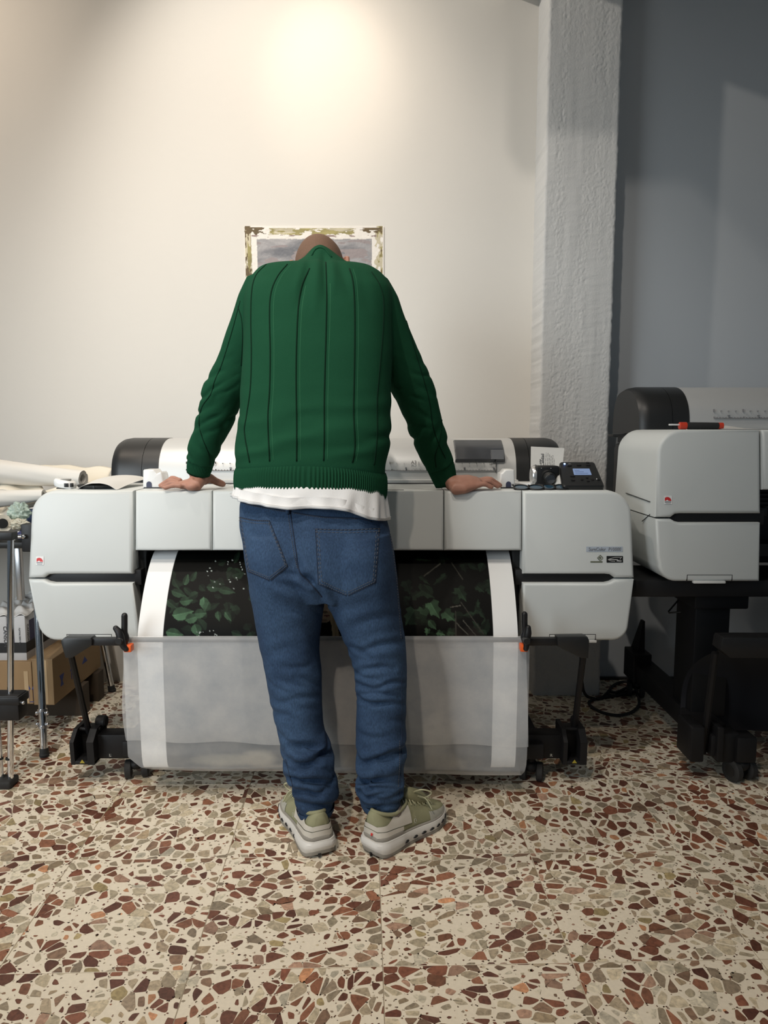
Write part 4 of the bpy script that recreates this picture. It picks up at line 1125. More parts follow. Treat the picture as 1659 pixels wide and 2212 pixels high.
def solid_sheet(fn, nu, nv, th=.0006):
    V = []; F = []
    for s in (0, 1):
        for j in range(nv):
            for i in range(nu):
                p = Vector(fn(i/(nu-1), j/(nv-1))); V.append((p.x, p.y, p.z-th*s))
    o = nu*nv
    for j in range(nv-1):
        for i in range(nu-1):
            q = (j*nu+i, j*nu+i+1, (j+1)*nu+i+1, (j+1)*nu+i); F.append(q); F.append(tuple(o+k for k in q[::-1]))
    for i in range(nu-1): F += [(i, o+i, o+i+1, i+1), ((nv-1)*nu+i+1, o+(nv-1)*nu+i+1, o+(nv-1)*nu+i, (nv-1)*nu+i)]
    for j in range(nv-1): F += [((j+1)*nu, o+(j+1)*nu, o+j*nu, j*nu), (j*nu+nu-1, o+j*nu+nu-1, o+(j+1)*nu+nu-1, (j+1)*nu+nu-1)]
    m = MB(); m.add(V, F); return m
def curled_sheet():
    # front edge arched over the tray, back corner lifted towards the hood
    fa = [Wp(163, 1059, 2.30), Wp(182, 1048, 2.285), Wp(206, 1043.5, 2.275), Wp(232, 1047, 2.27), Wp(252, 1058.5, 2.265)]
    ba = [Wp(212, 1036, 2.46), Wp(235, 1029, 2.47), Wp(270, 1026, 2.48), Wp(305, 1029, 2.48), Wp(318, 1034, 2.48)]
    F_ = spline(fa, 24); B_ = spline(ba, 24)
    def fn(u, v):
        i = u*23; k = min(int(i), 22); f = i-k
        a = F_[k]*(1-f)+F_[k+1]*f; c = B_[k]*(1-f)+B_[k+1]*f
        p = a*(1-v)+c*v
        return (p.x, p.y, max(p.z, ZTOP+.0015)+.004*math.sin(v*PI))
    o = solid_sheet(fn, 24, 16).build('curled_sheet', M_PAPER, None, angle=60)
    tag(o, 'curled white paper sheet arched over the black tray on the printer', 'paper')
curled_sheet()
def card():
    Y = 2.45
    P = [Wp(1146, 1046, Y-.01), Wp(1211, 1046, Y-.01), Wp(1219, 968, Y+.05), Wp(1147, 964.5, Y+.05)]
    P[0].z = P[1].z = ZTOP+.001
    n = (P[1]-P[0]).cross(P[3]-P[0]).normalized()
    t = thing('leaning_card', 'white printed card leaning upright behind the small camera', 'card', P[0])
    m = MB(); m.add(P+[p-n*.0015 for p in P], [(0, 1, 2, 3), (7, 6, 5, 4), (0, 4, 5, 1), (1, 5, 6, 2), (2, 6, 7, 3), (3, 7, 4, 0)]); m.build('sheet', M_PAPER, t, smooth=False)
    ux = (P[1]-P[0]).normalized(); uy = (P[3]-P[0]).normalized()
    # text runs up the card: x axis of the letters along uy
    R = Matrix((uy, -ux, n)).transposed().to_euler()
    if R is None: R = (0, 0, 0)
    def at(u, v): return (P[0]*(1-u)+P[1]*u)*(1-v)+(P[3]*(1-u)+P[2]*u)*v + n*.0006
    make_text('W', .026, at(.20, .45), R, 'lettering', M_INK, t)
    make_text('Calidad', .0155, at(.36, .66), R, 'lettering', M_INK, t)
    make_text('print', .009, at(.29, .62), R, 'lettering', M_INK, t)
    m = MB()
    for k, (u, a, c) in enumerate(((.46, .50, .86), (.52, .46, .88), (.57, .50, .82), (.62, .46, .78), (.67, .50, .80), (.72, .46, .70))):
        q = [at(u, v_) for v_ in np.linspace(a, c, 18)]
        for i in range(0, 17, 1):
            if (i*7+k*3) % 5 != 0: m.tube([q[i], q[i]*.25+q[i+1]*.75], .0008, 4)
    m.build('text_line', mat('grey_ink', (.30, .30, .30), .7), t, smooth=False)
card()
def compact_camera():
    Y = 2.37; x0, x1 = Wp(1147, 1030, Y).x, Wp(1206, 1030, Y).x; z0 = ZTOP+.0005+.004; z1 = Wp(1170, 1006, Y).z
    t = thing('compact_camera', 'small black camera with silver end cap in front of the white card', 'camera', ((x0+x1)/2, Y, ZTOP))
    m = MB(); m.box((x0+.012, Y-.015, ZTOP+.001), (x1, Y+.045, z1), .006, 3); m.build('body', M_BLACK, t)
    m = MB(); R = []
    zc = (z0+z1)/2
    for xx, s_ in ((x0+.016, 1.0), (x0+.008, 1.0), (x0+.003, .9), (x0+.001, .7)): R.append([Vector((xx, Y+.012+.030*s_*math.cos(a), zc-.001+(z1-z0)/2*s_*math.sin(a)*1.02)) for a in np.linspace(0, 2*PI, 24, endpoint=False)])
    m.rings(R); m.build('end_cap', mat('silver_paint', (.6, .6, .6), .25, .7), t)
    xl = Wp(1180, 1030, Y).x; zl = Wp(1180, 1027, Y).z
    m = MB(); a = Vector((xl, Y-.012, zl)); d = Vector((.12, -1, -.28)).normalized()
    m.tube([a, a+d*.012, a+d*.0121, a+d*.034, a+d*.036], [.021, .021, .0185, .0185, .0165], 24); m.build('lens', M_DARK, t)
    m = MB(); m.tube([a+d*.0362, a+d*.0372], [.0150, .0146], 20); m.build('lens_glass', M_GLASS, t)
    m = MB(); 
    for xx in (x0+.03, x1-.028): m.ball((xx, Y-.0155, z1-.008), .0018, 8, 6)
    m.build('screw', M_STEEL, t)
    m = MB(); m.box((x1-.026, Y-.0165, zl-.006), (x1-.022, Y-.013, zl+.003), .0005); m.build('switch', M_STEEL, t)
compact_camera()
def small_box():
    Y = 2.40; a, c = Wp(1108, 1046, Y), Wp(1150, 1046, Y)
    o = MB().box((a.x, Y-.02, ZTOP+.0005), (c.x+.03, Y+.06, ZTOP+.014), .002).build('card_box', M_WHITEP)
    tag(o, 'flat white little box lying between the edge guide and the camera', 'box')
small_box()
M_LENS, nt, p_ = nm('tinted_lens'); p_.inputs['Base Color'].default_value = (.02, .06, .10, 1); p_.inputs['Roughness'].default_value = .06; p_.inputs['Coat Weight'].default_value = .6
def glasses(ps, Y, label, sc_=1.0):
    c0, c1 = Wp(ps[0][0], ps[0][1], Y), Wp(ps[1][0], ps[1][1], Y)
    t = thing('eyeglasses', label, 'glasses', ((c0.x+c1.x)/2, Y, ZTOP), 'eyeglasses on the printer top')
    z = ZTOP+.012; rm = []
    for c in (c0, c1):
        pts = [Vector((c.x+.023*sc_*math.cos(a), Y-.002+.017*sc_*math.sin(a), z-.006*math.sin(a)*-1.0-.004)) for a in np.linspace(0, 2*PI, 25)]
        m = MB(); m.tube(pts, .0028, 6); f_ = m.build('rim', M_BLACK, t); rm.append(pts)
        m = MB(); m.add([p for p in pts[:-1]], [tuple(range(24))]); q = m.build('lens', M_LENS, t)
        low = [Vector((p.x, p.y-.002, ZTOP+.002+.001*i*0)) for i, p in enumerate(pts)]
        m = MB(); m.tube([p + (l-p)*.8 for p, l in zip(pts[12:], low[12:])], .0022, 6); m.build('lower_rim', M_BLACK, t)
    a, b_ = Vector((c0.x+.023*sc_, Y, z)), Vector((c1.x-.023*sc_, Y, z))
    m = MB(); m.tube(spline([a, (a+b_)/2+Vector((0, .004, .003)), b_], 8), .0022, 6); m.build('bridge', M_BLACK, t)
    for s_, c in ((-1, c0), (1, c1)):
        a = Vector((c.x+s_*.024*sc_, Y+.004, z)); m = MB()
        m.tube(spline([a, a+Vector((-s_*.004, .04, 0.001)), a+Vector((-s_*.03, .085, -.006))], 12), .0022, 6); m.build('temple', M_BLACK, t)
glasses(((1126, 1048), (1158, 1049)), 2.275, 'dark framed glasses on the printer top, next to the white edge guide')
glasses(((1184, 1047), (1213, 1048)), 2.285, 'dark framed glasses on the printer top, next to the control panel')

# ------------------------------------------------------------------ on the right printer
def hand_tool():
    Y = 2.36; z = ZTOP+.188+.012
    P = lambda px: Wp(px, 916, Y).x
    t = thing('hand_tool', 'black handled tool with red ends lying on the taller printer', 'tool', (P(1510), Y, ZTOP+.188))
    m = MB(); m.tube([(P(1482), Y, z), (P(1490), Y, z), (P(1520), Y, z), (P(1550), Y, z), (P(1553), Y, z)], [.010, .0115, .0112, .0105, .0098], 14); m.build('grip', M_RUBBER, t)
    for a, c, r_ in ((1467, 1483, .0118), (1551, 1562, .0104)):
        m = MB(); m.tube([(P(a), Y, z), (P(a)+.0012, Y, z), (P(c)-.001, Y, z), (P(c), Y, z)], [r_*.8, r_, r_, r_*.8], 14); m.build('end_cap', M_RED, t)
    m = MB(); m.box((P(1445), Y-.004, z+.001), (P(1472), Y+.004, z+.006), .001); m.build('blade_guard', M_WHITEP, t)
    m = MB(); m.box((P(1560), Y-.004, z-.011), (P(1586), Y+.004, z-.008), .0008); m.build('tail_strip', M_WHITEP, t)
    m = MB(); m.ball((P(1454), Y+.004, z+.005), (.006, .004, .004), 8, 6); m.build('thumb_wheel', M_BLACK, t)
hand_tool()
def loose_sheet():
    zt = ZTOP+.188
    def fn(u, v):
        a = Wp(1572, 920, 2.33); x = a.x-.02+u*.45; y = 2.31+v*.20
        return (x+.04*v, y, zt+.002+.012*math.exp(-((u-.12)/.10)**2)*v)
    tag(solid_sheet(fn, 24, 10).build('loose_sheet', M_PAPER, None, angle=60), 'white paper sheet lying on the taller printer beside the hand tool', 'paper')
loose_sheet()

# ------------------------------------------------------------------ cables on the floor by the column
def cable(name, label, pts, r_, n=90):
    m = MB(); m.tube(spline(pts, n), r_, 7); tag(m.build(name, M_RUBBER), label, 'cable')
zc_ = .007
cable('power_cable', 'black power cable looped on the terrazzo at the foot of the column',
      [Wp(1255, 1420, 2.62), Wp(1257, 1470, 2.68)] + [Wf(a, c, zc_) for a, c in ((1268, 1504), (1292, 1510), (1310, 1498), (1326, 1480), (1350, 1472), (1372, 1477), (1376, 1490), (1350, 1500), (1318, 1502), (1314, 1494))] +
      [Wf(a, c, zc_+.008) for a, c in ((1330, 1496), (1368, 1480), (1400, 1478), (1435, 1474))], .006)
cable('loop_cable', 'black cable lying in a wide loop nearer the camera than the power cable',
      [Wf(a, c, zc_) for a, c in ((1372, 1483), (1379, 1505), (1380, 1522), (1365, 1538), (1335, 1545), (1305, 1540), (1280, 1528), (1272, 1518), (1285, 1510), (1330, 1502), (1362, 1490))], .006)

# ------------------------------------------------------------------ the man leaning on the printer
M_SKIN = mat('skin', hexc(170, 124, 106), .5, var=.12, scale=30, bump=.15, bscale=300, spec=.35)
M_HAIR = mat('cropped_hair', hexc(112, 86, 70), .75, var=.25, scale=260, bump=.5, bscale=700, spec=.3)
M_KNIT = mat('green_knit', hexc(29, 73, 51), .9, var=.08, scale=14, bump=.4, bscale=650, spec=.05)
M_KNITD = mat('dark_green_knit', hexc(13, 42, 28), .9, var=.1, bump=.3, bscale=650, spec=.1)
M_KNITL = mat('light_green_thread', hexc(48, 98, 70), .9, var=.1, spec=.1)
M_TEE = mat('white_cotton', (.76, .76, .76), .85, var=.03, bump=.2, bscale=420, spec=.2)
def denim():
    m, nt, p = nm('blue_denim')
    tc = nt.nodes.new('ShaderNodeTexCoord')
    n1 = nt.nodes.new('ShaderNodeTexNoise'); n1.inputs['Scale'].default_value = 5; n1.inputs['Detail'].default_value = 5
    n2 = nt.nodes.new('ShaderNodeTexNoise'); n2.inputs['Scale'].default_value = 380; n2.inputs['Detail'].default_value = 2
    mp = nt.nodes.new('ShaderNodeMapping'); mp.inputs['Scale'].default_value = (1, 1, .3)
    nt.links.new(tc.outputs['Object'], n1.inputs['Vector']); nt.links.new(tc.outputs['Object'], mp.inputs['Vector']); nt.links.new(mp.outputs['Vector'], n2.inputs['Vector'])
    a = nt.nodes.new('ShaderNodeMix'); a.data_type = 'RGBA'; a.inputs[6].default_value = (*hexc(40, 59, 86), 1); a.inputs[7].default_value = (*hexc(58, 81, 110), 1)
    mr = nt.nodes.new('ShaderNodeMapRange'); mr.inputs['From Min'].default_value = .35; mr.inputs['From Max'].default_value = .65
    nt.links.new(n1.outputs['Fac'], mr.inputs['Value']); nt.links.new(mr.outputs['Result'], a.inputs[0])
    mr2 = nt.nodes.new('ShaderNodeMapRange'); mr2.inputs['From Min'].default_value = .3; mr2.inputs['From Max'].default_value = .7; mr2.inputs['To Min'].default_value = .72; mr2.inputs['To Max'].default_value = 1.2
    nt.links.new(n2.outputs['Fac'], mr2.inputs['Value'])
    h = nt.nodes.new('ShaderNodeHueSaturation'); nt.links.new(a.outputs[2], h.inputs['Color']); nt.links.new(mr2.outputs['Result'], h.inputs['Value'])
    nt.links.new(h.outputs['Color'], p.inputs['Base Color']); p.inputs['Roughness'].default_value = .85; p.inputs['Specular IOR Level'].default_value = .2
    b = nt.nodes.new('ShaderNodeBump'); b.inputs['Strength'].default_value = .35; b.inputs['Distance'].default_value = .001
    nt.links.new(n2.outputs['Fac'], b.inputs['Height']); nt.links.new(b.outputs['Normal'], p.inputs['Normal'])
    return m
M_DENIM = denim()
M_STITCH = mat('denim_stitch', hexc(84, 86, 92), .8, var=.2, scale=300)
M_SEAM = mat('denim_seam_shade', hexc(28, 42, 64), .9, var=.2, scale=200)

man = thing('person', 'person in green ribbed sweater and blue jeans bent over the printer, seen from behind', 'person', (-.12, 1.90, 0))

def ring(py, l, r, Yc, hd, n=72, e=2.4, rad=None, dl=0.0):
    """closed ring between the picture's left and right outline at depth Yc; py a number or a function of px"""
    out = []
    for k in range(n):
        a = 2*PI*k/n; ca, sa = math.cos(a), math.sin(a)
        x = math.copysign(abs(ca)**(2/e), ca); y = math.copysign(abs(sa)**(2/e), sa)
        px = (l+r)/2 + (r-l)/2*x
        p = Wp(px, py(px) if callable(py) else py, Yc)
        g = 1.0 if rad is None else rad(a)
        c = Wp((l+r)/2, py((l+r)/2) if callable(py) else py, Yc)
        out.append(Vector((c.x + (p.x-c.x)*g + math.copysign(dl, ca)*abs(ca), Yc + (hd*g+dl)*y, p.z)))
    return out
def dense(rows, step):
    """rows (py, left, right, Yc, hd) interpolated smoothly"""
    A = np.array(rows, float); q = np.arange(A[0, 0], A[-1, 0]+step*.5, step) if A[-1, 0] > A[0, 0] else None
    return [[float(v)] + [float(crom(A[:, 0], A[:, k], v)) for k in range(1, A.shape[1])] for v in q]

# ---- sweater
TORSO = [(571, 592, 772, 2.215, .050), (574, 575, 792, 2.208, .072), (580, 562, 806, 2.20, .088), (590, 552, 822, 2.192, .104), (606, 541, 836, 2.18, .120), (630, 533, 847, 2.16, .134), (660, 529, 849, 2.14, .139), (700, 529, 848, 2.115, .141),
         (760, 527, 848, 2.08, .140), (840, 523, 845, 2.045, .136), (900, 519, 845, 2.02, .133), (950, 513, 843, 2.0, .130), (985, 510, 838, 1.992, .127), (1008, 512, 833, 1.988, .125)]
HEMX = [500, 510, 545, 581, 657, 700, 746, 780, 800, 820, 836]; HEMY = [1072, 1070, 1062.5, 1059, 1058, 1060, 1065, 1075, 1084, 1091, 1094]
hem = lambda px: float(crom(HEMX, HEMY, min(max(px, 500), 836)))
RIBX = [500, 545, 600, 657, 700, 746, 800, 836]; RIBY = [1012, 1008, 1004, 1002, 1003, 1007, 1016, 1024]
ribt = lambda px: float(crom(RIBX, RIBY, min(max(px, 500), 836)))
mb = MB()
R = [ring(py, l, r, Yc, hd) for py, l, r, Yc, hd in dense(TORSO, 6)]
R += [ring(lambda px, k=k: ribt(px)*(1-k)+(hem(px)-6)*k, 512+k*0, 833, 1.988, .122-.004*k) for k in (0.15, .5, 1.0)]
mb.rings(R)
SL_L = [(575, 612, 42, 2.17), (560, 655, 46, 2.165), (546, 700, 46, 2.16), (522, 760, 45, 2.17), (500, 815, 42, 2.185), (482, 850, 44, 2.195), (473, 880, 44, 2.205), (461, 915, 40, 2.22), (449, 948, 36, 2.24), (438, 975, 33, 2.258), (433, 996, 30, 2.27)]
SL_R = [(800, 618, 40, 2.17), (815, 655, 46, 2.165), (830, 700, 46, 2.16), (856, 760, 45, 2.17), (880, 815, 45, 2.185), (897, 850, 46, 2.195), (907, 880, 43, 2.205), (918, 915, 39, 2.22), (929, 948, 37, 2.24), (940, 980, 34, 2.26), (951, 1006, 31, 2.275)]
def pxtube(mbx, rows, n=28, k=60, wr=None):
    C = spline([Wp(a, b, y) for a, b, r, y in rows], k)
    rr = np.interp(np.linspace(0, 1, k), np.linspace(0, 1, len(rows)), [r*(y*CP)/FPX for a, b, r, y in rows])
    if wr is not None: rr = rr*np.array([wr(t) for t in np.linspace(0, 1, k)])
    mbx.tube(C, list(rr), n)
    return C, rr
cl, rl = pxtube(mb, SL_L); cr, rr_ = pxtube(mb, SL_R)
# collar stretched up over the bent neck
COLLAR = [(535.5, 682, 703, 2.262, .036), (540, 675, 711, 2.26, .048), (548, 667, 722, 2.252, .058), (560, 655, 738, 2.24, .066), (572, 634, 757, 2.225, .075), (590, 610, 775, 2.20, .085), (620, 590, 790, 2.17, .09)]
mb.rings([ring(py, l, r, Yc, hd, e=2.0) for py, l, r, Yc, hd in dense(COLLAR, 4)])
sw = remesh(mb, .0048, 5, .5)
V = mesh_np(sw); nrm = np.empty(len(sw.vertices)*3); sw.vertex_normals.foreach_get('vector', nrm); nrm = nrm.reshape(-1, 3)
f_ = V[:, 1]*CP-(V[:, 2]-CAM_H)*SP; VX = W_PX/2+FPX*V[:, 0]/f_; VY = H_PX/2-FPX*(V[:, 1]*SP+(V[:, 2]-CAM_H)*CP)/f_
d = np.zeros(len(V))
arm = np.clip((np.abs(VX-686)-165)/12, 0, 1)*np.clip((VY-700)/60, 0, 1)
dist = np.where(VX < 686, np.interp(VY, [a[1] for a in SL_L], [a[0] for a in SL_L]), np.interp(VY, [a[1] for a in SL_R], [a[0] for a in SL_R]))
lx = (VX-dist)*np.where(VX < 686, 1, -1)           # + towards the body
elb = np.exp(-((VY-865)/75)**2)
ph = (VY + lx*.85)/20.0 + 3.4*fbm(VX/55, VY/55, 2, 5)
mod = np.clip(fbm(VX/38+3, VY/38, 2, 21)*2.6-.75, 0, 1)
d += arm*elb*mod*(-.0075*np.exp(-((np.abs((ph % 2)-1))/.38)**2)+.0022)
ph2 = (VY - lx*1.3)/30.0 + 2.4*fbm(VX/60, VY/60, 2, 8)
d += arm*np.exp(-((VY-955)/42)**2)*(-.0060*np.exp(-((np.abs((ph2 % 2)-1))/.38)**2)+.0025)
back = (1-arm)*np.clip((VY-820)/120, 0, 1)*np.clip((1006-VY)/30, 0, 1)
ph3 = (VY+.16*(VX-690))/30 + 1.8*fbm(VX/110, VY/60, 2, 1)
d += back*.0026*np.sin(ph3*PI)
d += (1-arm)*.005*(fbm(VX/130, VY/170, 2, 12)-.5)
# pull folds running down from the collar
for x0, y0, x1, y1, w_, a_ in ((668, 575, 640, 680, 9, -.006), (655, 570, 632, 640, 8, .003), (700, 550, 706, 660, 8, -.006), (718, 570, 722, 640, 9, .004), (735, 572, 760, 650, 10, -.004), (685, 560, 680, 690, 11, .005), (590, 585, 560, 680, 12, -.002), (780, 590, 800, 680, 12, -.002)):
    t = np.clip(((VX-x0)*(x1-x0)+(VY-y0)*(y1-y0))/((x1-x0)**2+(y1-y0)**2), 0, 1)
    q = np.hypot(VX-x0-t*(x1-x0), VY-y0-t*(y1-y0))
    d += a_*np.exp(-(q/w_)**2)*np.sin(np.clip(t*.8+.2, 0, 1)*PI)*(nrm[:, 1] < .2)
set_np(sw, V + nrm*d[:, None])
sw_bvh = bvh_of(sw)
sweater = link('sweater', shift_mesh(sw, man.location), M_KNIT, man, angle=180, o0=man.location)
# ribs of the knit: a dark groove line and a fine light line beside it
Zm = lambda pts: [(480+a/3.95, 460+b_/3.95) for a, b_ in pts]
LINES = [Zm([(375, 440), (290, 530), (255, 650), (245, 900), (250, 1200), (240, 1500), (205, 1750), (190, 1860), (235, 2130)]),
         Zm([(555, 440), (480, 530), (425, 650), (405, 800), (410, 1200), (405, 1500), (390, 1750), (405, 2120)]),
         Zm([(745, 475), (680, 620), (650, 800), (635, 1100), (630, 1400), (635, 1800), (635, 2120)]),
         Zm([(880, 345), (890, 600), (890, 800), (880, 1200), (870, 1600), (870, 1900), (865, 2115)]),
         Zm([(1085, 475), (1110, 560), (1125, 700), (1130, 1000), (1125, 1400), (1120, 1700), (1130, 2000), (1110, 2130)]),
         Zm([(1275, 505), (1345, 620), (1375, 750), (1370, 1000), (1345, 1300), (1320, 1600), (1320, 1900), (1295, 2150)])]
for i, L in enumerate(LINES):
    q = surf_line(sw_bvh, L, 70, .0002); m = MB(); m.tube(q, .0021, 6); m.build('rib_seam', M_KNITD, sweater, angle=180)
    if 0 < i < 5:
        q = surf_line(sw_bvh, [(a+8.0, b_) for a, b_ in L[1 if i in (2, 3) else 0:]], 70, -.0006); m = MB(); m.tube(q, .0011, 5); m.build('rib_thread', M_KNITL, sweater, angle=180)
for L in ([(519, 650), (500, 720), (478, 790), (463, 825), (456, 850), (436, 880), (430, 915), (437, 945), (452, 985), (454, 1003)],
          [(514, 662), (522, 690), (524, 730), (521, 790)],
          [(864, 652), (880, 700), (897, 760), (915, 820), (928, 870), (935, 920), (948, 960), (962, 990)],
          [(955, 905), (950, 950), (940, 985), (942, 1010)]):
    q = surf_line(sw_bvh, L, 50, .0); m = MB(); m.tube(q, .0017, 6); m.build('sleeve_seam', M_KNITD, sweater, angle=180)
# ribbed hem band
def band():
    n = 640; Rr = []
    for k in np.linspace(0, 1, 9):
        bulge = .004 + .004*math.sin(k*PI)
        py = lambda px, k=k: ribt(px)*(1-k)+hem(px)*k
        base = ring(py, 512+2*k, 833-4*k, 1.988, .127-.006*k, n=n)
        c = sum(base, Vector())/n; out = []
        for j, p in enumerate(base):
            r_ = Vector((p.x-c.x, p.y-c.y, 0)).normalized()
            out.append(p + r_*(bulge*(.35 if k in (0, 1) else 1)-.0030*(1 if j % 4 < 2 else 0)*(1 if 0 < k < 1 else 0)))
        Rr.append(out)
    Rr.append([p+(Vector((p.x, p.y, 0))-Vector((p.x, p.y, 0)))+Vector((0, 0, .012)) for p in ring(hem, 518, 826, 1.988, .117, n=n)])
    m = MB(); m.rings(Rr, cap=False); m.build('hem_rib', M_KNIT, sweater, angle=180)
band()
def cuff(rows, name='cuff'):
    C = spline([Wp(a, b_, y) for a, b_, r_, y in rows], 9); rr = np.interp(np.linspace(0, 1, 9), np.linspace(0, 1, len(rows)), [r_*y*CP/FPX for _, _, r_, y in rows])
    n = 220; m = MB(); vs = []
    for i, p in enumerate(C):
        t = (C[min(i+1, 8)]-C[max(i-1, 0)]).normalized(); u = t.orthogonal().normalized(); u = (Vector((1, 0, 0))-t*t.x).normalized(); w = t.cross(u)
        vs.append([p+(u*math.cos(2*PI*j/n)+w*math.sin(2*PI*j/n)*.92)*(rr[i]-(.0011 if j % 4 < 2 else 0)) for j in range(n)])
    p = C[-1]; t = (C[-1]-C[-2]).normalized(); u = (Vector((1, 0, 0))-t*t.x).normalized(); w = t.cross(u)
    vs.append([p-t*.02+(u*math.cos(2*PI*j/n)+w*math.sin(2*PI*j/n))*(rr[-1]-.006) for j in range(n)])
    m.rings(vs, cap=False); m.build(name, M_KNIT, sweater, angle=180)
cuff([(437, 985, 28, 2.264), (433, 1000, 28.5, 2.272), (430, 1014, 27.5, 2.279), (428.5, 1023, 25, 2.283)])
cuff([(947, 996, 30, 2.268), (954, 1014, 30, 2.277), (960, 1033, 27.5, 2.283), (964, 1047, 24, 2.286)])
q = [Vector(p) for p in ring(537.5, 680, 705, 2.262, .040, n=30, e=2)]
m = MB(); m.tube([cast(sw_bvh, a, b_, .001)[0] for a, b_ in ((674, 552), (677, 545), (682, 539), (688, 536), (695, 536), (702, 539), (708, 546), (716, 556))], .0022, 8); m.build('collar_edge', M_KNIT, sweater, angle=180)

# ---- t-shirt below the sweater
TX = [495, 503, 540, 600, 640, 680, 720, 760, 800, 836, 845]; TY = [1079, 1081, 1088, 1096, 1100, 1098, 1099.5, 1106, 1123, 1131, 1132]
tee = lambda px: float(crom(TX, TY, min(max(px, 495), 845)))
def tshirt():
    Rr = []
    n = 160
    for k in np.linspace(0, 1, 12):
        py = lambda px, k=k: 1040*(1-k)+(tee(px)-11)*k
        base = ring(py, 513-9*k**2, 831+9*k, 1.985-.006*k, .120+.022*k, n=n)
        c = sum(base, Vector())/n
        Rr.append([p+Vector((p.x-c.x, p.y-c.y, 0)).normalized()*(.0035*math.sin(j/n*2*PI*11+k*3)+.003*math.sin(j/n*2*PI*23+1+k*2))*k for j, p in enumerate(base)])
    base = Rr[-1]; c = sum(base, Vector())/n
    Rr.append([p+(c-p).normalized()*.004+Vector((0, 0, .002)) for p in base]); Rr.append([p+(c-p)*.05+Vector((0, 0, .03)) for p in base])
    m = MB(); m.rings(Rr, cap=False); t = m.build('t_shirt', M_TEE, man, angle=180)
    pts = [p+Vector((0, 0, .007)) for p in Rr[-3]]
    m = MB(); m.tube([p+Vector((p.x-c.x, p.y-c.y, 0)).normalized()*.0006 for p in pts[n//2-8:]+pts[:8]], .0007, 4); m.build('hem_stitch', mat('white_thread', (.6, .6, .6), .9), t, angle=180)
tshirt()

# ---- jeans
PELV = [(1070, 524, 822, 1.985, .108), (1095, 519, 829, 1.982, .116), (1130, 519, 838, 1.975, .128), (1170, 526, 847, 1.967, .140), (1210, 531, 853, 1.962, .144), (1250, 538, 858, 1.958, .138), (1285, 546, 860, 1.958, .112)]
LEGL = [(1150, 532, 672, 1.955, .115), (1200, 532, 688, 1.945, .130), (1250, 538, 698, 1.942, .128), (1300, 546, 700, 1.942, .112), (1340, 552, 695, 1.942, .102), (1400, 563, 690, 1.938, .092), (1460, 576, 695, 1.932, .084), (1500, 583, 695, 1.928, .080), (1540, 592, 696, 1.922, .077), (1580, 601, 702, 1.915, .074), (1610, 611, 715, 1.908, .074), (1640, 613, 722, 1.902, .072), (1665, 619, 722, 1.896, .070), (1690, 630, 729, 1.89, .066), (1715, 635, 729, 1.885, .062), (1738, 641, 722, 1.882, .057), (1756, 648, 716, 1.88, .053)]
LEGR = [(1150, 705, 842, 1.955, .115), (1200, 699, 852, 1.945, .130), (1250, 699, 858, 1.942, .128), (1300, 708, 863, 1.942, .112), (1340, 725, 868, 1.942, .102), (1380, 743, 875, 1.938, .094), (1425, 759, 878, 1.932, .088), (1460, 767, 879, 1.926, .084), (1500, 770, 878, 1.92, .081), (1540, 770, 877, 1.914, .078), (1600, 768, 876, 1.904, .074), (1625, 770, 879, 1.90, .073), (1645, 775, 874, 1.896, .071), (1665, 780, 872, 1.892, .068), (1690, 768, 873, 1.888, .066), (1712, 772, 870, 1.885, .062), (1730, 779, 865, 1.882, .057), (1746, 785, 858, 1.88, .053)]
def folds(seed, lo, hi, n, amp, wid):
    r = random.Random(seed); out = []
    for k in range(n):
        py = lo+(hi-lo)*(k+.5)/n+r.uniform(-.35, .35)*(hi-lo)/n
        out.append((py, amp*r.uniform(.6, 1.2), wid*r.uniform(.7, 1.4), r.uniform(-18, 18), -PI/2+r.uniform(-1.4, 1.4), r.uniform(.45, 1.1), r.uniform(-.5, .5)*22))
    return out
FL = folds(3, 1410, 1590, 5, .0030, 6) + folds(5, 1600, 1742, 6, .0065, 7)
FR = folds(13, 1390, 1590, 5, .0032, 6) + folds(17, 1600, 1735, 6, .0065, 7)
# the deep horizontal creases of the right knee and the bunched hems, as seen
FR += [(1494, .005, 5, 3, -2.2, .9, 4), (1700, .008, 6, 3, -1.7, 1.4, -4), (1655, .008, 7, -6, -1.9, 1.2, 8), (1716, .007, 5, 3, -1.4, 1.3, 2)]
FL += [(1620, .009, 8, -8, -1.3, 1.2, -10), (1660, .007, 7, 6, -1.5, 1.3, 5), (1688, .007, 6, -4, -1.7, 1.4, -4), (1716, .007, 6, 4, -1.6, 1.3, 3)]
def leg_rings(rows, F, hemtilt):
    Rr = []
    for py, l, r, Yc, hd in dense(rows, 2.2):
        out = []; n = 96; base = ring(py, l, r, Yc, hd, n=n, e=2.15)
        c = sum(base, Vector())/n
        for j, p in enumerate(base):
            a = 2*PI*j/n; d_ = 0
            for (fy, am, w, sl, a0, aw, cu) in F:
                if abs(py-fy) > 45: continue
                da = (a-a0+PI) % (2*PI)-PI
                if abs(da) > aw*2.2: continue
                q = (py-(fy+sl*da+cu*da*da))/w
                d_ += am*math.exp(-(da/aw)**4)*(-math.exp(-q*q)+.75*math.exp(-((q+2.1)/1.5)**2)+.3*math.exp(-((q-2.0)/1.4)**2))
            v = Vector((p.x-c.x, p.y-c.y, 0)); L = v.length
            pp = p + v/L*d_
            if hemtilt and py > 1700: pp.z += 0
            out.append(pp)
        Rr.append(out)
    return Rr
mb = MB(); mb.rings([ring(py, l, r, Yc, hd, e=2.3) for py, l, r, Yc, hd in dense(PELV, 5)])
mb.rings(leg_rings(LEGL, FL, 1)); mb.rings(leg_rings(LEGR, FR, 1))
jm = remesh(mb, .0036, 3, .5)
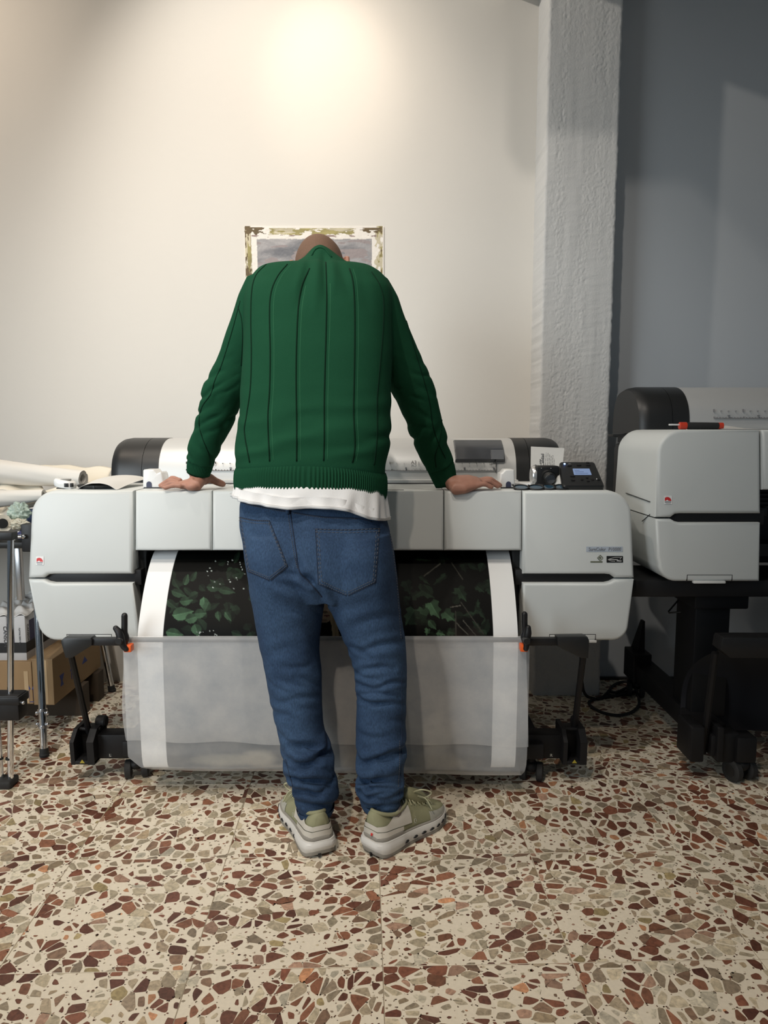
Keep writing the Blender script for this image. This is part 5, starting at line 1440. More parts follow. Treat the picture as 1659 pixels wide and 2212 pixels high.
V = mesh_np(jm); nrm = np.empty(len(jm.vertices)*3); jm.vertex_normals.foreach_get('vector', nrm); nrm = nrm.reshape(-1, 3)
f_ = V[:, 1]*CP-(V[:, 2]-CAM_H)*SP; VX = W_PX/2+FPX*V[:, 0]/f_; VY = H_PX/2-FPX*(V[:, 1]*SP+(V[:, 2]-CAM_H)*CP)/f_
d = np.zeros(len(V)); bk = np.clip(-nrm[:, 1]*3, 0, 1)
# creases of the seat, thighs, knees and calves: start, end (photo pixels), half width, depth
for x0, y0, x1, y1, w_, a_ in ((640, 1215, 668, 1255, 8, -.008), (664, 1250, 704, 1300, 8, -.014), (690, 1262, 716, 1305, 9, .008), (612, 1238, 672, 1258, 6, -.005), (590, 1262, 690, 1290, 8, -.004), (560, 1256, 640, 1300, 10, .003), (600, 1300, 690, 1325, 9, -.003),
        (720, 1330, 800, 1300, 12, -.003), (760, 1352, 860, 1330, 10, -.0035), (780, 1408, 872, 1386, 7, -.005), (740, 1396, 800, 1424, 7, -.006), (768, 1452, 850, 1444, 6, -.006), (800, 1420, 876, 1414, 9, .003), (772, 1476, 822, 1487, 5, -.007), (820, 1486, 872, 1474, 5, -.005),
        (776, 1500, 860, 1506, 5, -.006), (790, 1528, 872, 1520, 6, -.004), (590, 1470, 690, 1500, 8, -.004), (640, 1462, 694, 1488, 6, -.005), (600, 1520, 694, 1508, 7, -.0035), (570, 1420, 640, 1400, 11, -.003), (596, 1545, 640, 1560, 7, -.003),
        (628, 1615, 716, 1628, 9, -.012), (640, 1640, 722, 1618, 6, .006), (640, 1665, 706, 1650, 7, -.009), (660, 1690, 722, 1700, 7, -.009), (634, 1706, 690, 1722, 6, -.007), (690, 1660, 722, 1676, 6, -.007),
        (780, 1655, 850, 1640, 8, -.011), (820, 1640, 876, 1622, 6, -.007), (772, 1690, 862, 1694, 6, -.011), (778, 1706, 866, 1708, 5, -.009), (800, 1722, 860, 1716, 5, -.006), (775, 1672, 820, 1664, 7, .006)):
    t = np.clip(((VX-x0)*(x1-x0)+(VY-y0)*(y1-y0))/((x1-x0)**2+(y1-y0)**2), 0, 1)
    q = np.hypot(VX-x0-t*(x1-x0), VY-y0-t*(y1-y0)+5*np.sin(t*PI)*(1 if (x0+y1) % 2 < 1 else -1))
    d += a_*(np.exp(-(q/w_)**2)-.45*np.exp(-((q-2.1*w_)/(1.1*w_))**2))*(.35+.65*np.sin(np.clip(t, .04, .96)*PI))*bk
d += .004*(fbm(VX/60, VY/46, 3, 15)-.5)*np.clip((VY-1130)/60, 0, 1)
set_np(jm, V+nrm*d[:, None])
jn_bvh = bvh_of(jm)
jeans = link('jeans', shift_mesh(jm, man.location), M_DENIM, man, angle=180, o0=man.location)
ZJ = lambda pts: [(480+a/3.95, 1040+b_/3.95) for a, b_ in pts]
def seam(pts, r_, name, m_, n=40, lift=0.0):
    m = MB(); m.tube(surf_line(jn_bvh, pts, n, lift), r_, 6); return m.build(name, m_, jeans, angle=180)
def stitches(pts, n, m_=M_STITCH, off=0.0008):
    q = surf_line(jn_bvh, pts, n*3, off); m = MB()
    for i in range(0, len(q)-2, 3): m.tube([q[i], q[i+1], q[i+2]], .0007, 4)
    m.build('stitching', m_, jeans, angle=180)
def pocket(out, name):
    """patch laid on the seat: outline in photo pixels, a grid set off the cloth"""
    xs = [p[0] for p in out]; ys = [p[1] for p in out]; nx, ny = 36, 36
    l = lambda t: spline([(a, b_, 0) for a, b_ in out[0]], 2)
def pocket4(tl, tr, br, bm_, bl):
    T = spline([(tl[0], tl[1], 0), ((tl[0]+tr[0])/2, (tl[1]+tr[1])/2+2.5, 0), (tr[0], tr[1], 0)], 30)
    Bt = [Vector((bl[0]+(bm_[0]-bl[0])*t/.5, bl[1]+(bm_[1]-bl[1])*t/.5, 0)) if t < .5 else Vector((bm_[0]+(br[0]-bm_[0])*(t-.5)/.5, bm_[1]+(br[1]-bm_[1])*(t-.5)/.5, 0)) for t in np.linspace(0, 1, 30)]
    V = []; F = []
    for j in range(30):
        v = j/29
        for i in range(30):
            p = T[i]*(1-v)+Bt[i]*v
            e = min(i, 29-i, j, 29-j)
            V.append(cast(jn_bvh, p.x, p.y, -.001 if e == 0 else .0019)[0])
    for j in range(29):
        for i in range(29): F.append((j*30+i, j*30+i+1, (j+1)*30+i+1, (j+1)*30+i))
    m = MB(); m.add(V, F); pk = m.build('back_pocket', M_DENIM, jeans, angle=180)
    edge = [(p.x, p.y) for p in T]; bot = [(p.x, p.y) for p in Bt]
    c = (sum(p[0] for p in edge+bot)/60, sum(p[1] for p in edge+bot)/60)
    for ins, lf in ((.035, .0022), (.085, .0022)):
        q = lambda P: [(a+(c[0]-a)*ins*1.3, b_+(c[1]-b_)*ins*1.3) for a, b_ in P]
        for P in ([edge[0], bot[0]], bot[:15], bot[15:], [edge[-1], bot[-1]]): stitches(q(P), 12, off=lf)
    # dark thickness of the pocket mouth
    stitches([(a, b_+1.2) for a, b_ in edge], 16, off=.0022); stitches([(a, b_+7) for a, b_ in edge], 16, off=.0022)
    for P in (edge, [edge[0], bot[0]], bot[:15], bot[15:], [edge[-1], bot[-1]]): seam(P, .0011, 'pocket_edge', M_SEAM, 24, .0002)
a = ZJ([(795, 405), (1345, 400), (1310, 865), (1070, 980), (820, 880)]); pocket4(*a)
a = ZJ([(150, 305), (405, 335), (560, 730), (410, 850), (222, 770)]); pocket4(*a)
seam(ZJ([(580, 265), (600, 400), (630, 600), (660, 770), (740, 860), (850, 985)]), .0018, 'seat_seam', M_SEAM, 60)
stitches(ZJ([(560, 265), (580, 400), (612, 600), (640, 740)]), 30)
seam(ZJ([(160, 180), (360, 222), (590, 258)]), .0014, 'waist_seam', M_SEAM); seam(ZJ([(600, 262), (850, 300), (1150, 315), (1280, 345)]), .0014, 'waist_seam', M_SEAM)
stitches(ZJ([(200, 198), (360, 228), (580, 268)]), 26); stitches(ZJ([(610, 272), (850, 308), (1150, 322)]), 32)
m = MB(); A = [cast(jn_bvh, 622, 1098, .003)[0], cast(jn_bvh, 622, 1104, .005)[0], cast(jn_bvh, 622.5, 1111, .003)[0]]
m.tube(A, .0055, 6); m.build('belt_loop', M_DENIM, jeans, angle=180)
seam([(847, 1150), (856, 1210), (861, 1260), (864, 1300), (869, 1380)], .0014, 'side_seam', M_SEAM); stitches([(842, 1150), (851, 1210), (857, 1260), (860, 1300), (866, 1380)], 40)
seam([(867, 1450), (868, 1560), (867, 1640), (864, 1700), (862, 1735)], .0014, 'side_seam', M_SEAM); stitches([(863, 1600), (863, 1640), (860, 1700)], 22)
seam([(617, 1640), (627, 1680), (640, 1720), (650, 1748)], .0013, 'side_seam', M_SEAM)
def hemband(rows, y0, y1, tilt):
    Rr = []
    A = np.array(rows)
    for k in np.linspace(0, 1, 6):
        py0 = y0+(y1-y0)*k
        l, r, Yc, hd = [float(crom(A[:, 0], A[:, i], min(py0, A[-1, 0]))) for i in (1, 2, 3, 4)]
        Rr.append(ring(lambda px: py0+tilt*(px-(l+r)/2), l, r, Yc, hd, n=64, e=2.1, dl=.0022+.0015*math.sin(k*PI)))
    Rr.append([p+Vector((0, 0, .012)) for p in ring(lambda px: y1+tilt*(px-(l+r)/2), l+4, r-4, Yc, hd-.006, n=64, e=2.1)])
    m = MB(); m.rings(Rr, cap=False); m.build('hem', M_DENIM, jeans, angle=180)
    q = ring(lambda px: y0+(y1-y0)*.25+tilt*(px-(l+r)/2), l, r, Yc, hd, n=64, e=2.1, dl=.0042)
    m = MB()
    for i in range(32, 64): 
        if i % 2: m.tube([q[i-1], q[i]], .0008, 4)
    m.build('stitching', M_STITCH, jeans, angle=180)
hemband(LEGL, 1741, 1757, -.04); hemband(LEGR, 1730, 1746, .10)

# ---- body: one continuous skin surface under the clothes, with head, arms, hands and legs
bm_ = MB()
def shrink(rows, s): return [(py, (l+r)/2-(r-l)/2*s, (l+r)/2+(r-l)/2*s, Yc, hd*s) for py, l, r, Yc, hd in rows]
bm_.rings([ring(py, l, r, Yc, hd) for py, l, r, Yc, hd in dense(shrink(TORSO[2:], .90), 12)])
bm_.rings([ring(py, l, r, Yc, hd) for py, l, r, Yc, hd in dense(shrink([(985, 510, 838, 1.992, .127)]+PELV, .90), 12)])
bm_.rings([ring(py, l, r, Yc, hd) for py, l, r, Yc, hd in dense(shrink(LEGL[:-2], .70), 12)]); bm_.rings([ring(py, l, r, Yc, hd) for py, l, r, Yc, hd in dense(shrink(LEGR[:-2], .70), 12)])
HC = Vector((Wp(692, 590, 2.335).x, 2.335, Wp(692, 588, 2.335).z))
HP = Matrix.Rotation(math.radians(-48), 4, 'X') @ Matrix.Rotation(math.radians(-8), 4, 'Y')
def hl(x, y, z): return HC + HP @ Vector((x, y, z))
Rr = []
for (z, yc, rx, ry) in ((.094, -.012, .014, .018), (.090, -.012, .034, .044), (.080, -.010, .052, .068), (.060, -.008, .067, .086), (.035, -.006, .0745, .096), (.005, -.004, .0765, .0985), (-.025, .0, .0745, .096), (-.050, .008, .070, .086), (-.075, .020, .064, .072), (-.100, .036, .054, .056), (-.120, .052, .040, .038), (-.130, .060, .022, .020)):
    Rr.append([hl(rx*math.cos(a), yc+ry*math.sin(a)*(1.0 if math.sin(a) < 0 else 1.0), z) for a in np.linspace(0, 2*PI, 40, endpoint=False)])
bm_.rings(Rr)
bm_.tube([hl(0, .088, -.010), hl(0, .100, -.030), hl(0, .112, -.048), hl(0, .098, -.056)], [.007, .009, .0125, .008], 10)        # nose
for s in (-1, 1):
    bm_.ball(hl(s*.014, .093, -.050), .0085, 10, 8)
    bm_.ball(hl(s*.032, .082, -.004), (.018, .012, .006), 10, 8)      # brow
    bm_.tube([hl(s*.076, -.018, .022), hl(s*.085, -.028, .026), hl(s*.088, -.034, .012), hl(s*.086, -.030, -.012), hl(s*.079, -.018, -.032), hl(s*.074, -.012, -.034)], [.006, .007, .0075, .007, .0075, .005], 8)   # ear rim
    bm_.ball(hl(s*.078, -.018, -.004), (.005, .012, .022), 10, 8, HP.to_3x3())
bm_.tube([hl(-.024, .080, -.083), hl(0, .092, -.080), hl(.024, .080, -.083)], [.004, .006, .004], 8); bm_.tube([hl(-.020, .078, -.091), hl(0, .088, -.091), hl(.020, .078, -.091)], [.004, .0065, .004], 8)   # lips
bm_.tube([hl(0, -.025, -.03), hl(0, -.04, -.075), hl(0, -.055, -.13), Vector((HC.x, 2.20, HC.z-.15))], [.060, .056, .058, .075], 20)     # neck
pxtube(bm_, [(a, b_, r*.80, y) for a, b_, r, y in SL_L] + [(430, 1016, 21, 2.282), (428, 1030, 19.5, 2.286)], 20, 50)
pxtube(bm_, [(a, b_, r*.80, y) for a, b_, r, y in SL_R] + [(960, 1030, 22, 2.284), (967, 1044, 20, 2.286)], 20, 50)
ZT = ZTOP
nails = []
def finger(K, T, r0, r1, arch=.012, n=16):
    K = Vector(K); T = Vector(T); d = T-K; up = Vector((0, 0, 1))
    P = [K, K+d*.42+up*arch, K+d*.74+up*arch*.45, T]
    q = spline(P, n); rs = []
    for i in range(n):
        t = i/(n-1); r = r0+(r1-r0)*t + .0009*math.exp(-((t-.42)/.07)**2) + .0006*math.exp(-((t-.74)/.06)**2)
        if t > .9: r *= math.sqrt(max(.16, 1-((t-.9)/.1)**2*.8))
        rs.append(r)
    bm_.tube(q, rs, 12); bm_.ball(K, r0*1.12, 10, 8)
    e = q[-2]; dd = (q[-1]-q[-4]).normalized(); nails.append((e+up*(r1*.72), dd, r1))
def palm(rows, n=24):
    """rows (centre, across vector, half width, half thickness)"""
    Rr = []
    for c, ac, w, th in rows:
        ac = Vector(ac).normalized(); c = Vector(c)
        k = len(Rr); nxt = rows[min(k+1, len(rows)-1)][0]; prv = rows[max(k-1, 0)][0]
        t = (Vector(nxt)-Vector(prv)).normalized(); up = ac.cross(t).normalized()
        ac2 = t.cross(up).normalized()
        if ac2.dot(ac) < 0: ac2 = -ac2
        Rr.append([c+ac2*(w*math.copysign(abs(math.cos(a))**.85, math.cos(a)))+up*(th*math.sin(a)) for a in np.linspace(0, 2*PI, n, endpoint=False)])
    bm_.rings(Rr)
# left hand: palm on the front edge, fingers to the left, thumb to the right
xL = lambda px, Y: Wp(px, 1050, Y).x
wL = Wp(429, 1030, 2.286)
palm([(wL+Vector((0, 0, .012)), (.55, .8, 0), .027, .022), (wL+Vector((-.001, -.004, -.008)), (.5, .85, 0), .032, .023), (Vector((xL(420, 2.275), 2.274, ZT+.021)), (.28, .95, .0), .040, .020), (Vector((xL(407, 2.27), 2.272, ZT+.018)), (.10, 1, 0), .042, .0165), (Vector((xL(391, 2.27), 2.271, ZT+.016)), (.02, 1, .02), .041, .0125)])
bm_.ball((xL(414, 2.235), 2.238, ZT+.013), (.022, .016, .0135), 14, 10); bm_.tube([wL+Vector((.008, .0, -.006)), (xL(424, 2.245), 2.245, ZT+.016), (xL(405, 2.236), 2.238, ZT+.014)], [.020, .019, .013], 14)
for k, (yk, xk, xt, yt, r_) in enumerate(((2.234, 389, 352, 2.232, .0080), (2.260, 385, 348, 2.268, .0088), (2.286, 384, 343, 2.304, .0092), (2.310, 388, 352, 2.340, .0090))):
    finger((xL(xk, yk), yk, ZT+.0155+.0035*k), (xL(xt, yt), yt, ZT+.0078), r_, r_*.82, .004+.0035*k)
P = spline([wL+Vector((.012, .012, -.008)), Vector((xL(452, 2.31), 2.312, ZT+.034)), Vector((xL(468, 2.325), 2.325, ZT+.022)), Vector((xL(487, 2.335), 2.335, ZT+.0105))], 14)
bm_.tube(P, [.020, .0195, .0185, .017, .0155, .0142, .013, .0125, .0122, .012, .0115, .0108, .0095, .006], 12)
# right hand: seen along its little-finger side, fingers to the right, thumb away behind
wR = Wp(968, 1042, 2.282)
palm([(wR+Vector((-.006, 0, .010)), (.45, .85, -.1), .028, .022), (wR+Vector((.006, -.006, .0)), (.3, .92, -.15), .033, .024), (Vector((xL(994, 2.265), 2.266, ZT+.024)), (.1, 1, .10), .040, .022), (Vector((xL(1014, 2.265), 2.268, ZT+.026)), (0, 1, .18), .042, .0195), (Vector((xL(1034, 2.268), 2.272, ZT+.024)), (-.05, 1, .16), .041, .0145)])
bm_.tube([wR+Vector((.010, -.016, -.006)), (xL(986, 2.226), 2.228, ZT+.007), (xL(1003, 2.226), 2.229, ZT+.009), (xL(1028, 2.236), 2.238, ZT+.016)], [.018, .0205, .018, .011], 14)
for k, (yk, zk, xk, xt, yt, ar, r_) in enumerate(((2.236, .017, 1032, 1066, 2.244, .007, .0083), (2.258, .023, 1038, 1080, 2.270, .010, .0092), (2.280, .027, 1040, 1084, 2.298, .012, .0096), (2.302, .027, 1036, 1078, 2.324, .012, .0093))):
    finger((xL(xk, yk), yk, ZT+zk), (xL(xt, yt), yt, ZT+.0085), r_, r_*.84, ar)
P = spline([wR+Vector((.012, .014, -.004)), Vector((xL(1000, 2.32), 2.318, ZT+.024)), Vector((xL(1018, 2.345), 2.345, ZT+.016)), Vector((xL(1036, 2.36), 2.362, ZT+.0105))], 14)
bm_.tube(P, [.019, .0185, .0175, .0165, .0152, .014, .013, .0125, .0122, .012, .0115, .0108, .0095, .006], 12)
body = remesh(bm_, .0032, 3, .5)
body_o = link('body', shift_mesh(body, man.location), M_SKIN, man, angle=180, o0=man.location)
for c, dd, r in nails:
    m = MB(); u = dd.cross(Vector((0, 0, 1))).normalized(); up = u.cross(dd)
    Mx = Matrix((u, dd, up)).transposed(); m.ball(c, (r*.62, r*.8, r*.22), 10, 6, Mx); m.build('nail', mat('nail', hexc(206, 160, 140), .35), body_o)
# eyes, glasses and hair on the head
for s in (-1, 1):
    m = MB(); m.ball(hl(s*.032, .078, -.014), .0125, 14, 10); m.build('eye', M_WHITEP, body_o)
# cropped hair: a thin shell over the skull above the ears and nape
Rr = []
for (z, yc, rx, ry) in ((-.045, -.004, .0715, .0885), (-.025, -.0005, .0755, .0970), (.005, -.0045, .0776, .0998), (.035, -.0065, .0757, .0972), (.060, -.0085, .0682, .0872), (.080, -.0105, .0532, .0692), (.0905, -.0125, .0348, .0448), (.0952, -.0125, .014, .018)):
    row = []
    for a in np.linspace(0, 2*PI, 60, endpoint=False):
        fr = max(0, math.sin(a)); zz = z + (.075*fr**1.5 if z < .04 else .0)*max(0, (.06-z)/.10)
        k = 1.0
        row.append(hl(rx*k*math.cos(a), yc+ry*math.sin(a)*(1 if fr < .1 else 1-.10*fr*max(0, (.05-z)/.1)), zz))
    Rr.append(row)
m = MB(); m.rings(Rr); m.build('hair', M_HAIR, man, angle=180)
gl = MB()
for s in (-1, 1):
    c = hl(s*.034, .104, -.016)
    gl.tube([c+(HP @ Vector((.024*math.cos(a), 0, .018*math.sin(a)))) for a in np.linspace(0, 2*PI, 22)], .0016, 6)
    gl.tube(spline([hl(s*.058, .102, -.006), hl(s*.080, .05, .004), hl(s*.083, -.015, .012), hl(s*.084, -.034, .0)], 12), .0016, 6)
gl.tube([hl(-.010, .106, -.012), hl(0, .110, -.009), hl(.010, .106, -.012)], .0016, 6)
gl.build('glasses_frame', M_STEEL, man, angle=60)

# ---- running shoes
M_OLIVE = mat('olive_knit', hexc(147, 147, 116), .85, var=.06, scale=40, bump=.3, bscale=900)
M_SOLE = mat('white_foam', (.72, .71, .68), .6, var=.03)
M_SOLEG = mat('grey_rubber', hexc(146, 142, 134), .6, var=.06)
M_HEEL = mat('pale_shell', hexc(206, 202, 192), .55, var=.03)
M_TOE = mat('grey_overlay', hexc(178, 178, 168), .6, var=.03)
M_LACE = mat('olive_lace', hexc(184, 184, 152), .8, var=.08)
M_SOCK = mat('grey_sock', hexc(128, 118, 114), .9, var=.06, bump=.3, bscale=500)
def shoe(origin, ang, side, label):
    """local x runs from heel to toe, y is the outer side times side, z up"""
    o = Vector(origin); c, s = math.cos(ang), math.sin(ang); LEN = .285
    def G(x, y, z): y = y*side; return Vector((o.x+c*x-s*y, o.y+s*x+c*y, z))
    t = new_empty('shoe', tuple(Vector((o.x, o.y, 0))-man.location)); t.parent = man; ORG[t] = Vector((o.x, o.y, 0))
    if label: t['label'] = label
    tx = [0, .03, .10, .22, .36, .50, .62, .72, .82, .91, .97, 1.0]
    wo = [.020, .034, .042, .043, .041, .043, .048, .051, .048, .038, .024, .010]; wi = [.020, .034, .041, .039, .034, .036, .044, .050, .047, .036, .022, .010]
    def hw(t_, outer): return float(crom(tx, wo if outer else wi, t_))
    def slab(name, zlo, zhi, ex, mtl, grooves=0, xs=None):
        n = 40; loop = []
        ts = np.concatenate([[0.0], np.linspace(.012, .988, n), [1.0]])
        loop = [(q, 1) for q in ts] + [(q, -1) for q in ts[::-1]]
        lev = 9; Rr = []
        for L in range(lev):
            v = L/(lev-1); Rw = []
            for q, sd in loop:
                zl, zh = zlo(q), zhi(q); z = zl+(zh-zl)*v
                bul = ex(q, v)
                Rw.append(G(q*LEN+(-bul if q < .05 else (bul if q > .95 else 0))*(1 if q in (0.0, 1.0) else .7), sd*(hw(q, sd > 0)+bul), z))
            Rr.append(Rw)
        m = MB(); m.rings(Rr); return m.build(name, mtl, t, angle=50)
    ztop = lambda q: float(crom([0, .15, .35, .6, .8, 1], [.046, .045, .040, .036, .034, .036], q))
    zbot = lambda q: float(crom([0, .06, .15, .7, .85, 1], [.014, .006, .004, .004, .008, .020], q))
    slab('outsole', lambda q: zbot(q)-.004, lambda q: zbot(q)+.008, lambda q, v: .0025+.001*math.sin(v*PI), M_SOLEG)
    ms = slab('midsole', lambda q: zbot(q)+.006, ztop, lambda q, v: (.0055 if q < .3 else .003)*math.sin(v*PI*.9+.2)+(.0012*math.sin(v*26) if q < .30 else 0)+.002, M_SOLE)
    slab('foam_rim', lambda q: ztop(q)-.001, lambda q: ztop(q)+(.011 if q < .3 else .004), lambda q, v: -.001+.0018*math.sin(v*PI), M_SOLEG)
    for q in (.30, .42, .53, .63, .72, .80, .87):
        for sd in (1, -1):
            p = G(q*LEN, sd*(hw(q, sd > 0)+.0042), zbot(q)+.0125)
            p2 = G((q+.06)*LEN, sd*(hw(q+.06, sd > 0)+.0042), zbot(q+.06)+.0135)
            m = MB(); m.tube(spline([p, (p+p2)/2+Vector((0, 0, .002)), p2], 6), [.001, .0035, .0042, .0042, .0032, .001], 8); m.build('sole_opening', M_BLACK, ms)
    m = MB(); m.tube([G(-.0030, .006, .005), G(-.0045, .006, .013)], .0042, 10); m.build('heel_notch', M_BLACK, ms)
    # upper: arched sections from heel to toe
    ht = lambda q: float(crom([0, .04, .10, .22, .34, .44, .55, .68, .80, .90, .97, 1.0], [.116, .120, .112, .100, .106, .104, .092, .076, .064, .056, .046, .036], q))
    def sec(q, off=0.0, a0=0.0, a1=PI, n=28, narrow=1.0):
        zb = ztop(q)+.004; H = ht(q)-zb; out = []
        for a in np.linspace(a0, a1, n):
            ca, sa = math.cos(a), math.sin(a)
            w = hw(q, ca > 0)-.004+off
            top = .70 if q < .45 else .9
            y = w*math.copysign(abs(ca)**.62, ca)*(1-(1-top)*sa*.6); z = zb-.004+(H+.004+off)*abs(sa)**.85
            out.append((y, z))
        return out
    def loft(qs, name, mtl, off=0.0, a0=0.0, a1=PI, parent=t, n=28, cap=True, xo=0.0, clip_=None):
        Rr = []
        for q in qs:
            Rr.append([G(q*LEN+.002+(xo*(1-min(1, q/.06)) if q < .06 else 0), y, z) for y, z in sec(q, off, a0, a1, n)])
        m = MB(); m.rings(Rr, cap) if cap else m.add([p for r_ in Rr for p in r_], [(i*n+j, i*n+j+1, (i+1)*n+j+1, (i+1)*n+j) for i in range(len(Rr)-1) for j in range(n-1)])
        return m.build(name, mtl, parent, angle=180)
    up = loft(np.concatenate([[.004, .012, .03], np.linspace(.06, .94, 40), [.97, .99, .998]]), 'upper', M_OLIVE)
    # heel shell: pale, wraps the heel below the collar, two tiers
    def shell(z0, z1, qm, name, mtl, off):
        Rr = []
        pts = [(q, 1) for q in np.linspace(qm, .012, 16)] + [(q, -1) for q in np.linspace(.012, qm, 16)]
        for v in np.linspace(0, 1, 6):
            row = []
            for q, sd in pts:
                zt_ = z0(q)+(z1(q)-z0(q))*v; zb = ztop(q); H = ht(q)-zb
                sa = min(1, max(0, (zt_-zb)/(H+.004)))**(1/.85); ca = math.sqrt(max(0, 1-sa*sa))
                w = (hw(q, sd > 0)-.004)*abs(ca)**.62*(1-.3*sa*.6)+off
                row.append(G(q*LEN+.002-(off if q < .03 else 0), sd*w, zt_))
            Rr.append(row)
        n = len(pts); m = MB(); m.add([p for r_ in Rr for p in r_], [(i*n+j, i*n+j+1, (i+1)*n+j+1, (i+1)*n+j) for i in range(5) for j in range(n-1)])
        return m.build(name, mtl, up, angle=180)
    shell(lambda q: ztop(q)+.010, lambda q: ztop(q)+.026-.02*q, .30, 'heel_shell', M_HEEL, .0040)
    shell(lambda q: ztop(q)+.027-.02*q, lambda q: ztop(q)+.040+.10*max(0, q-.10), .42, 'heel_shell', M_HEEL, .0030)
    # grey overlay at the toe's outer side
    loft(np.linspace(.66, .93, 14), 'toe_overlay', M_TOE, .0012, 0.0, .62, up, 10, False)
    loft(np.linspace(.66, .93, 14), 'toe_overlay', M_TOE, .0012, PI-.62, PI, up, 10, False)
    # padded collar, tongue, sock
    cpts = [G(.072+.060*math.cos(a), .027*math.sin(a), .099+.020*max(0, -math.cos(a))**1.5+.008*max(0, math.cos(a))) for a in np.linspace(0, 2*PI, 28)]
    m = MB(); m.tube(cpts, .0052, 8); m.build('collar', M_OLIVE, up, angle=180)
    m = MB(); m.tube(spline([G(.215, 0, .070), G(.18, 0, .094), G(.145, 0, .118), G(.135, 0, .128)], 10), [.012, .018, .021, .022, .022, .022, .021, .020, .018, .012], 12); m.build('tongue', M_OLIVE, up, angle=180)
    m = MB(); m.tube(spline([G(.085, 0, .06), G(.080, 0, .085), G(.076, 0, .104)], 8), .031, 18); m.build('sock', M_SOCK, t, angle=180)
    # laces: crossings and a bow
    m = MB()
    for k in range(5):
        x = .135+k*.019; z = ht(x/LEN)+.004
        m.tube(spline([G(x, -.024, z-.010), G(x+.004, -.01, z+.002), G(x+.010, .012, z+.001), G(x+.014, .024, z-.012)], 9), .0022, 6)
        m.tube(spline([G(x, .024, z-.010), G(x+.004, .01, z+.003), G(x+.010, -.012, z+.002), G(x+.014, -.024, z-.012)], 9), .0022, 6)
    m.build('lace', M_LACE, t, angle=180)
    m = MB(); z = .112
    m.tube(spline([G(.145, 0, z), G(.165, .030, z+.020), G(.195, .045, z+.006), G(.185, .030, z-.010), G(.15, .005, z)], 22), .0022, 6)
    m.tube(spline([G(.145, 0, z), G(.160, -.028, z+.014), G(.180, -.04, z-.006), G(.165, -.025, z-.012), G(.15, -.005, z)], 22), .0022, 6)
    m.tube(spline([G(.147, .002, z), G(.18, .032, z-.008), G(.195, .050, z-.045)], 12), .0020, 6); m.tube(spline([G(.147, -.002, z), G(.175, -.03, z-.012), G(.18, -.045, z-.04)], 12), .0020, 6)
    m.build('bow', M_LACE, t, angle=180)
    # two loop marks on the outer side, little red tag at the heel
    m = MB()
    for x, zz in ((.140, .072), (.137, .056)):
        q = x/LEN
        w = lambda z_: (hw(q, True)-.004)*(1-((z_-ztop(q))/(ht(q)-ztop(q)))**2)**.31*(1-.10*(z_-ztop(q))/(ht(q)-ztop(q)))+.0006
        m.tube([G(x+.0042*math.cos(a), w(zz+.006*math.sin(a)), zz+.006*math.sin(a)) for a in np.linspace(-.5, 2*PI-1.2, 16)], .0010, 5)
    m.build('side_mark', M_TOE, up)
    if side < 0:
        m = MB(); p = G(-.001, .006, .062); m.box(p-Vector((.0025, .004, .0022)), p+Vector((.0025, .003, .0022)), .0005); m.build('red_tag', M_LOGO_R, up)
    return t
hL, hR = Wf(694, 1848, .004), Wf(800, 1845, .004)
shoe(hL, math.radians(90+23), 1, None)
shoe(hR, math.radians(90-44), -1, None)

# ------------------------------------------------------------------ left edge: trestle table with paper rolls, chrome stand, boxes
TBZ = .735
def work_table():
    t = thing('work_table', 'table with slanting chrome legs and dark top, under the paper rolls', 'table', (-1.65, 2.75, 0))
    m = MB(); m.box((-2.3, 2.46, TBZ-.022), (-1.22, 3.13, TBZ), .004); m.build('tabletop', M_DARK, t)
    def leg(a, b_, col):
        a, b_ = Vector(a), Vector(b_); d = (b_-a)
        m = MB(); m.tube([a+d*.02, b_], .0125, 14); l = m.build('leg', M_CHROME, t)
        m = MB(); m.tube([a+Vector((0, 0, .0)), a+d.normalized()*.028], [.016, .0145], 14); m.ball(a+Vector((0, 0, .008)), (.017, .017, .008), 12, 6); m.build('foot_tip', M_RUBBER, l)
        if col:
            for z in (.10, .155):
                c = a+d*(z/d.z); m = MB(); u = d.normalized()*.004; m.tube([c-u, c+u], .0165, 14); m.build('clamp_ring', M_STEEL, l)
            for s in (-1, 1):
                m = MB()
                for z in (.108, .146): c = a+d*(z/d.z)+Vector((s*.018, -.003, 0)); m.ball(c, (.006, .006, .008), 8, 6)
                m.build('clamp_screw', M_STEEL, l)
    f = Wf(96, 1634, 0); leg((f.x, f.y, 0), (f.x-.052, f.y+.12, TBZ-.02), True)
    f2 = Vector((f.x-.0, 3.0, 0)); leg((f2.x, 3.02, 0), (f2.x-.09, 2.98, TBZ-.02), False)
    leg((-2.2, f.y, 0), (-2.15, f.y+.12, TBZ-.02), False); leg((-2.2, 3.05, 0), (-2.15, 3.0, TBZ-.02), False)
    # steel side strut seen between the poles
    A, B = Wp(33, 1175, 2.62), Wp(43, 1296, 2.62); m = MB(); m.box((A.x-.004, 2.615, B.z), (A.x+.016, 2.64, A.z-.005), .002); m.build('strut', M_STEEL, t)
    A, B = Wp(10, 1174, 2.5), Wp(52, 1174, 2.5); m = MB(); m.cyl(A, B, .004, 8); m.build('cross_rod', M_STEEL, t)
    c = Wp(56, 1160, 2.44); m = MB(); m.box((c.x-.012, 2.43, c.z-.05), (c.x+.03, 2.47, c.z+.045), .004); m.build('corner_clamp', M_BLACK, t)
    A, B = Wp(30, 1160, 2.42), Wp(50, 1159, 2.42); m = MB(); m.cyl(A, B, .006, 10); m.ball(B, .008, 8, 6); m.build('clamp_bolt', M_CHROME, t)
work_table()
